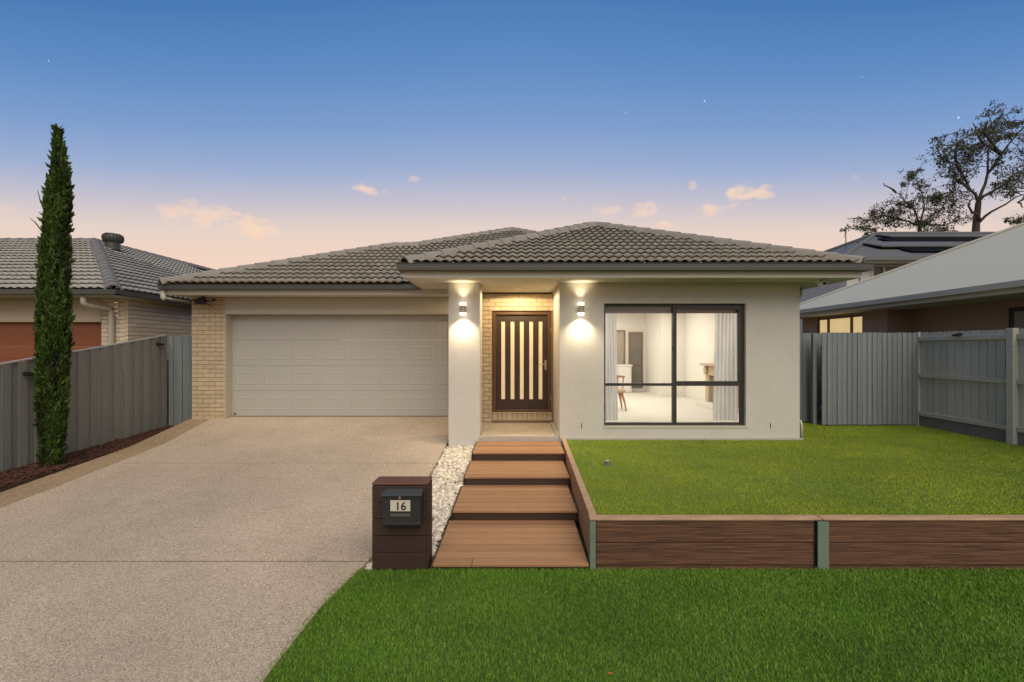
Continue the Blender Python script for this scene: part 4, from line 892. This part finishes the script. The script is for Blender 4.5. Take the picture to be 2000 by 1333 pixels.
ww = MB().box(15.2, 15.35, Yc+.58, Yc+.68, 3.4, 4.97).box(15.75, 15.85, Yc+.58, Yc+.68, 3.4, 4.9).box(15.35, 18.6, Yc+.58, Yc+.68, 4.9, 4.97).build('window', m_trim, th); box('pane', m_darkglass, ww, 15.35, 15.74, Yc+.64, Yc+.65, 3.4, 4.9); box('pane', m_darkglass, ww, 15.86, 18.6, Yc+.64, Yc+.65, 3.4, 4.9)
an = thing('antenna', (17.0, 23.5, 6.5), 'thin crooked aerial standing on the dark hip roof', 'antenna')
xa, ya = 16.8, 23.26; zb_ = ze+(xa-Xc)*p3
MB().tube([(xa, ya, zb_-.1), (xa, ya, zb_+.9), (xa-.02, ya, zb_+1.15)], .022, 6).build('mast', m_gutter, an); MB().tube([(xa-.02, ya, zb_+1.1), (xa+.1, ya, zb_+1.3)], .018, 5).tube([(xa-.02, ya, zb_+.95), (xa-.09, ya, zb_+.6)], .012, 5).build('boom', m_gutter, an)

# ================================================================== TREES
def sprays(name, P, D, L_, W_, m, parent, tint):
    """flat pointed sprays: P roots, D directions"""
    n = len(P); D = D/np.linalg.norm(D, axis=1, keepdims=True)
    rd = rng.normal(size=(n, 3)); Sd = np.cross(D, rd); Sd /= np.linalg.norm(Sd, axis=1, keepdims=True)
    V = np.zeros((n, 4, 3)); V[:, 0] = P; V[:, 1] = P+D*(L_*.45)[:, None]+Sd*(W_/2)[:, None]; V[:, 2] = P+D*L_[:, None]; V[:, 3] = P+D*(L_*.45)[:, None]-Sd*(W_/2)[:, None]
    T3 = (np.arange(n)[:, None, None]*4+np.array([(0, 1, 2), (0, 2, 3)])[None]).reshape(-1, 3)
    return raw_mesh(name, V.reshape(-1, 3), T3, m, parent, None, np.repeat(tint, 4))
cy = thing('cypress_tree', (-6.87, 6.7, -.37), 'tall narrow dark green pencil cypress growing in the mulch by the fence', 'tree')
tx, ty, tz = -6.87, 6.7, -.37
MB().tube([(tx, ty, tz-.1), (tx, ty, tz+2), (tx+.02, ty, tz+4.2)], [.06, .045, .012], 8).build('trunk', m_bark, cy)
def crad(h):  # outline radius by height (0..5.0)
    return .54*np.interp(h, [0, .11, .87, 1.62, 2.37, 3.0, 3.30, 3.42, 3.88, 4.26, 4.63, 4.85, 5.05], [.17, .215, .255, .285, .28, .265, .245, .205, .20, .165, .075, .035, .002])
def cxo(h): return np.interp(h, [0, .9, 1.62, 2.37, 3.35, 3.9, 4.3, 5], [.0, .0, .035, .06, .10, .12, .14, .10])
n = 64000; hh = rng.uniform(0, 1, n)**.92*4.85+.05; th_ = rng.uniform(0, 2*math.pi, n)
# upright plumes: each plume is a lobe with its own angle and height span
npl = 120; pa = rng.uniform(0, 2*math.pi, npl); ph_ = rng.uniform(-.2, 4.5, npl); plh = rng.uniform(.5, 1.1, npl)
idx = rng.integers(0, npl, n); t = rng.uniform(0, 1, n)**.8; h1 = ph_[idx]+t*plh[idx]
prad = rng.uniform(.84, 1.2, npl); ptint = rng.normal(0, .16, npl)
lob = rng.uniform(0, 1, n) < .78
hh = np.where(lob & (h1 > .04) & (h1 < 5.0), h1, np.minimum(hh, 4.9-rng.exponential(.5, n))).clip(.04, 5.1)
wob = np.interp(t, [0, .5, 1], [1.0, .75, .12])
th_ = np.where(lob, pa[idx]+rng.normal(0, .24, n)*wob, th_)
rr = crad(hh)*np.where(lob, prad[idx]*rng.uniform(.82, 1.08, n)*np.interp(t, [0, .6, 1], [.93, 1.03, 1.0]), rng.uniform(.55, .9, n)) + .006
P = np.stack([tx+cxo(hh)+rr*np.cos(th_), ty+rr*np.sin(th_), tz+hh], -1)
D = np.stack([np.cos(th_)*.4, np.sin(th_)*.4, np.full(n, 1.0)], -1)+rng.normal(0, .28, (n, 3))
Ls = rng.uniform(.02, .055, n)*np.where(rng.uniform(0, 1, n) < .05, 2.3, 1); tint = np.where(lob, np.clip(rng.normal(.5, .18, n)+.4*(t-.5)+ptint[idx], 0, 1.2), rng.uniform(0, .5, n))  # plume shading is put into the tint: inner sprays are darker
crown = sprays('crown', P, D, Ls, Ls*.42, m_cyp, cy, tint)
MB().tube([(tx+.02, ty, tz+3.3), (tx-.2, ty-.02, tz+3.62), (tx-.27, ty-.03, tz+3.68)], [.012, .008, .003], 5).tube([(tx+.02, ty, tz+3.6), (tx-.15, ty, tz+3.95), (tx-.19, ty, tz+4.1)], [.012, .008, .003], 5).build('bare_twig', m_bark, cy)
def at(px, py, Y): return Vector(((px-1010)*Y/F, Y, CH+(680-py)*Y/F))
def gum(Y, trunk, limbs, clumps, label, seed, r0, nleaf=170, leafs=.2):
    """trunk, limbs: polylines given as sight lines at distance Y, spread in depth; clumps: (px, py, radius px)"""
    r_ = random.Random(seed); g = np.random.default_rng(seed)
    base = at(*trunk[0], Y); base.z = 0; t = thing('gum_tree', base, label, 'tree'); mb = MB(); nodes = []
    clumps = clumps+[(a+r_.gauss(0, 13), b+r_.gauss(0, 9), c*r_.uniform(.5, .85)) for a, b, c in clumps for _ in (0, 1)]
    tp = [base-Vector((0, 0, .3))]+[at(px, py, Y) for px, py in trunk]
    mb.tube(tp, list(np.linspace(r0, r0*.6, len(tp))), 8, cap=False); nodes.append(tp[-1])
    for lb_ in limbs:
        dep = r_.uniform(-2.2, 2.2); n_ = len(lb_); pts = []
        for k, (px, py) in enumerate(lb_):
            p = at(px, py, Y)
            if k == 0:
                if nodes:
                    q = min(nodes, key=lambda n: (n.x-p.x)**2+(n.z-p.z)**2)
                    if (q.x-p.x)**2+(q.z-p.z)**2 < 1.2: p = q.copy()
                y00 = p.y; pts.append(p); continue
            p = at(px, py, y00+dep*k/(n_-1)); pts.append(p+Vector((r_.gauss(0, .08), 0, r_.gauss(0, .08))))
        fine = []
        for a, b in zip(pts[:-1], pts[1:]):
            for q in (0, .33, .66): fine.append(a.lerp(b, q)+Vector((r_.gauss(0, .05), r_.gauss(0, .05), r_.gauss(0, .05))) if fine else a.copy())
        fine.append(pts[-1]); mb.tube(fine, list(np.linspace(r0*.40, r0*.07, len(fine))), 6, cap=False); nodes += fine[1:]
    P, D, T = [], [], []
    for px, py, rp in clumps:
        c = at(px, py, Y); rad = rp*Y/F; near = sorted(nodes, key=lambda q: (q.x-c.x)**2+(q.z-c.z)**2)[:3]
        src = r_.choice(near); c = at(px, py, src.y+r_.uniform(-1, 1)*.9)
        subs = [c+Vector((r_.gauss(0, .55), r_.gauss(0, .6), r_.gauss(0, .42)))*rad for _ in range(7)]
        mid = src.lerp(c, .6)+Vector((r_.gauss(0, .12), r_.gauss(0, .12), r_.gauss(.05, .1)))
        mb.tube([src, mid, c], [r0*.11, r0*.075, r0*.05], 5, cap=False)
        for q in subs:
            mb.tube([mid.lerp(c, r_.uniform(.2, 1)), q.lerp(c, .5)+Vector((r_.gauss(0, .06), 0, r_.gauss(0, .06))), q], [r0*.05, r0*.04, r0*.022], 4, cap=False)
            m_ = int(nleaf/7*r_.uniform(.35, 1.5)); off = g.normal(0, 1, (m_, 3))*np.array([.27, .3, .17])*rad
            P.append(np.array(q[:])+off); dd = g.normal(0, .6, (m_, 3)); dd[:, 2] -= .5; D.append(dd)
            T.append(np.full(m_, r_.uniform(.1, .8))+g.uniform(-.15, .2, m_))
    mb.build('trunk', m_gumbark, t)
    P, D, T = np.concatenate(P), np.concatenate(D), np.concatenate(T); Ls = g.uniform(.6, 1.3, len(P))*leafs
    sprays('crown', P, D, Ls, Ls*.42, m_gum, t, T)
gum(30, [(1905, 470), (1907, 430), (1911, 395)], [
    [(1911, 395), (1926, 345), (1934, 300), (1944, 258), (1958, 214)], [(1911, 395), (1893, 365), (1880, 335), (1858, 318), (1826, 300)], [(1880, 335), (1868, 295), (1872, 262)],
    [(1926, 345), (1955, 305), (1985, 262), (2012, 236)], [(1911, 395), (1950, 365), (1990, 338), (2030, 318)], [(1906, 440), (1935, 412), (1972, 393), (2010, 372)],
    [(1934, 300), (1912, 270), (1900, 240)], [(1893, 365), (1860, 350), (1838, 345)], [(1907, 430), (1893, 405), (1896, 380)], [(1934, 300), (1925, 262), (1935, 235)], [(1972, 393), (1990, 400), (2000, 405)]],
    [(1960, 222, 14), (1945, 240, 18), (1930, 258, 20), (1962, 250, 16), (1985, 245, 14), (1915, 250, 14), (1880, 262, 18), (1868, 280, 20), (1895, 285, 16), (1850, 290, 20), (1828, 292, 16), (1838, 312, 18), (1862, 318, 20), (1890, 320, 18),
     (1850, 338, 18), (1878, 345, 18), (1930, 290, 18), (1945, 275, 16), (2000, 265, 18), (2015, 285, 22), (1995, 300, 18), (1975, 345, 20), (1998, 340, 22), (1955, 360, 16), (2020, 330, 20), (1985, 362, 16), (1862, 362, 16), (1945, 325, 12), (1905, 300, 12), (1965, 375, 14), (1875, 375, 16)],
    'tall open crowned gum tree rising behind the two storey house', 5, .25, nleaf=84, leafs=.17)
gum(33, [(1795, 470), (1797, 440)], [[(1797, 440), (1765, 425), (1725, 420), (1690, 436), (1668, 446)], [(1797, 440), (1780, 405), (1760, 385), (1738, 372)], [(1797, 440), (1805, 400), (1795, 365), (1778, 335)], [(1797, 440), (1830, 415), (1850, 390), (1862, 370)], [(1780, 405), (1750, 405), (1722, 400)], [(1797, 440), (1840, 440), (1870, 430)], [(1738, 372), (1732, 362), (1722, 358)]],
    [(1675, 444, 13), (1692, 432, 14), (1706, 418, 16), (1724, 408, 18), (1745, 396, 18), (1765, 392, 18), (1740, 420, 18), (1722, 432, 16), (1762, 418, 18), (1785, 402, 18), (1800, 385, 16), (1782, 350, 12), (1795, 362, 13), (1778, 336, 9), (1812, 372, 16), (1830, 385, 18),
     (1815, 408, 18), (1840, 402, 18), (1855, 385, 16), (1848, 422, 18), (1825, 432, 18), (1795, 425, 18), (1770, 440, 16), (1745, 442, 15), (1865, 410, 14), (1870, 435, 14), (1812, 448, 14), (1848, 446, 14), (1700, 446, 10)],
    'low spreading gum tree over the ridge of the two storey house', 12, .18, nleaf=100, leafs=.16)
gum(26, [(1985, 470), (1988, 455)], [[(1988, 455), (1985, 440), (1982, 432)], [(1988, 455), (2000, 436), (2010, 428)]], [(1983, 434, 6), (1996, 438, 8), (2010, 430, 10)], 'small tree just showing above the pale metal roof', 33, .12, nleaf=90, leafs=.14)
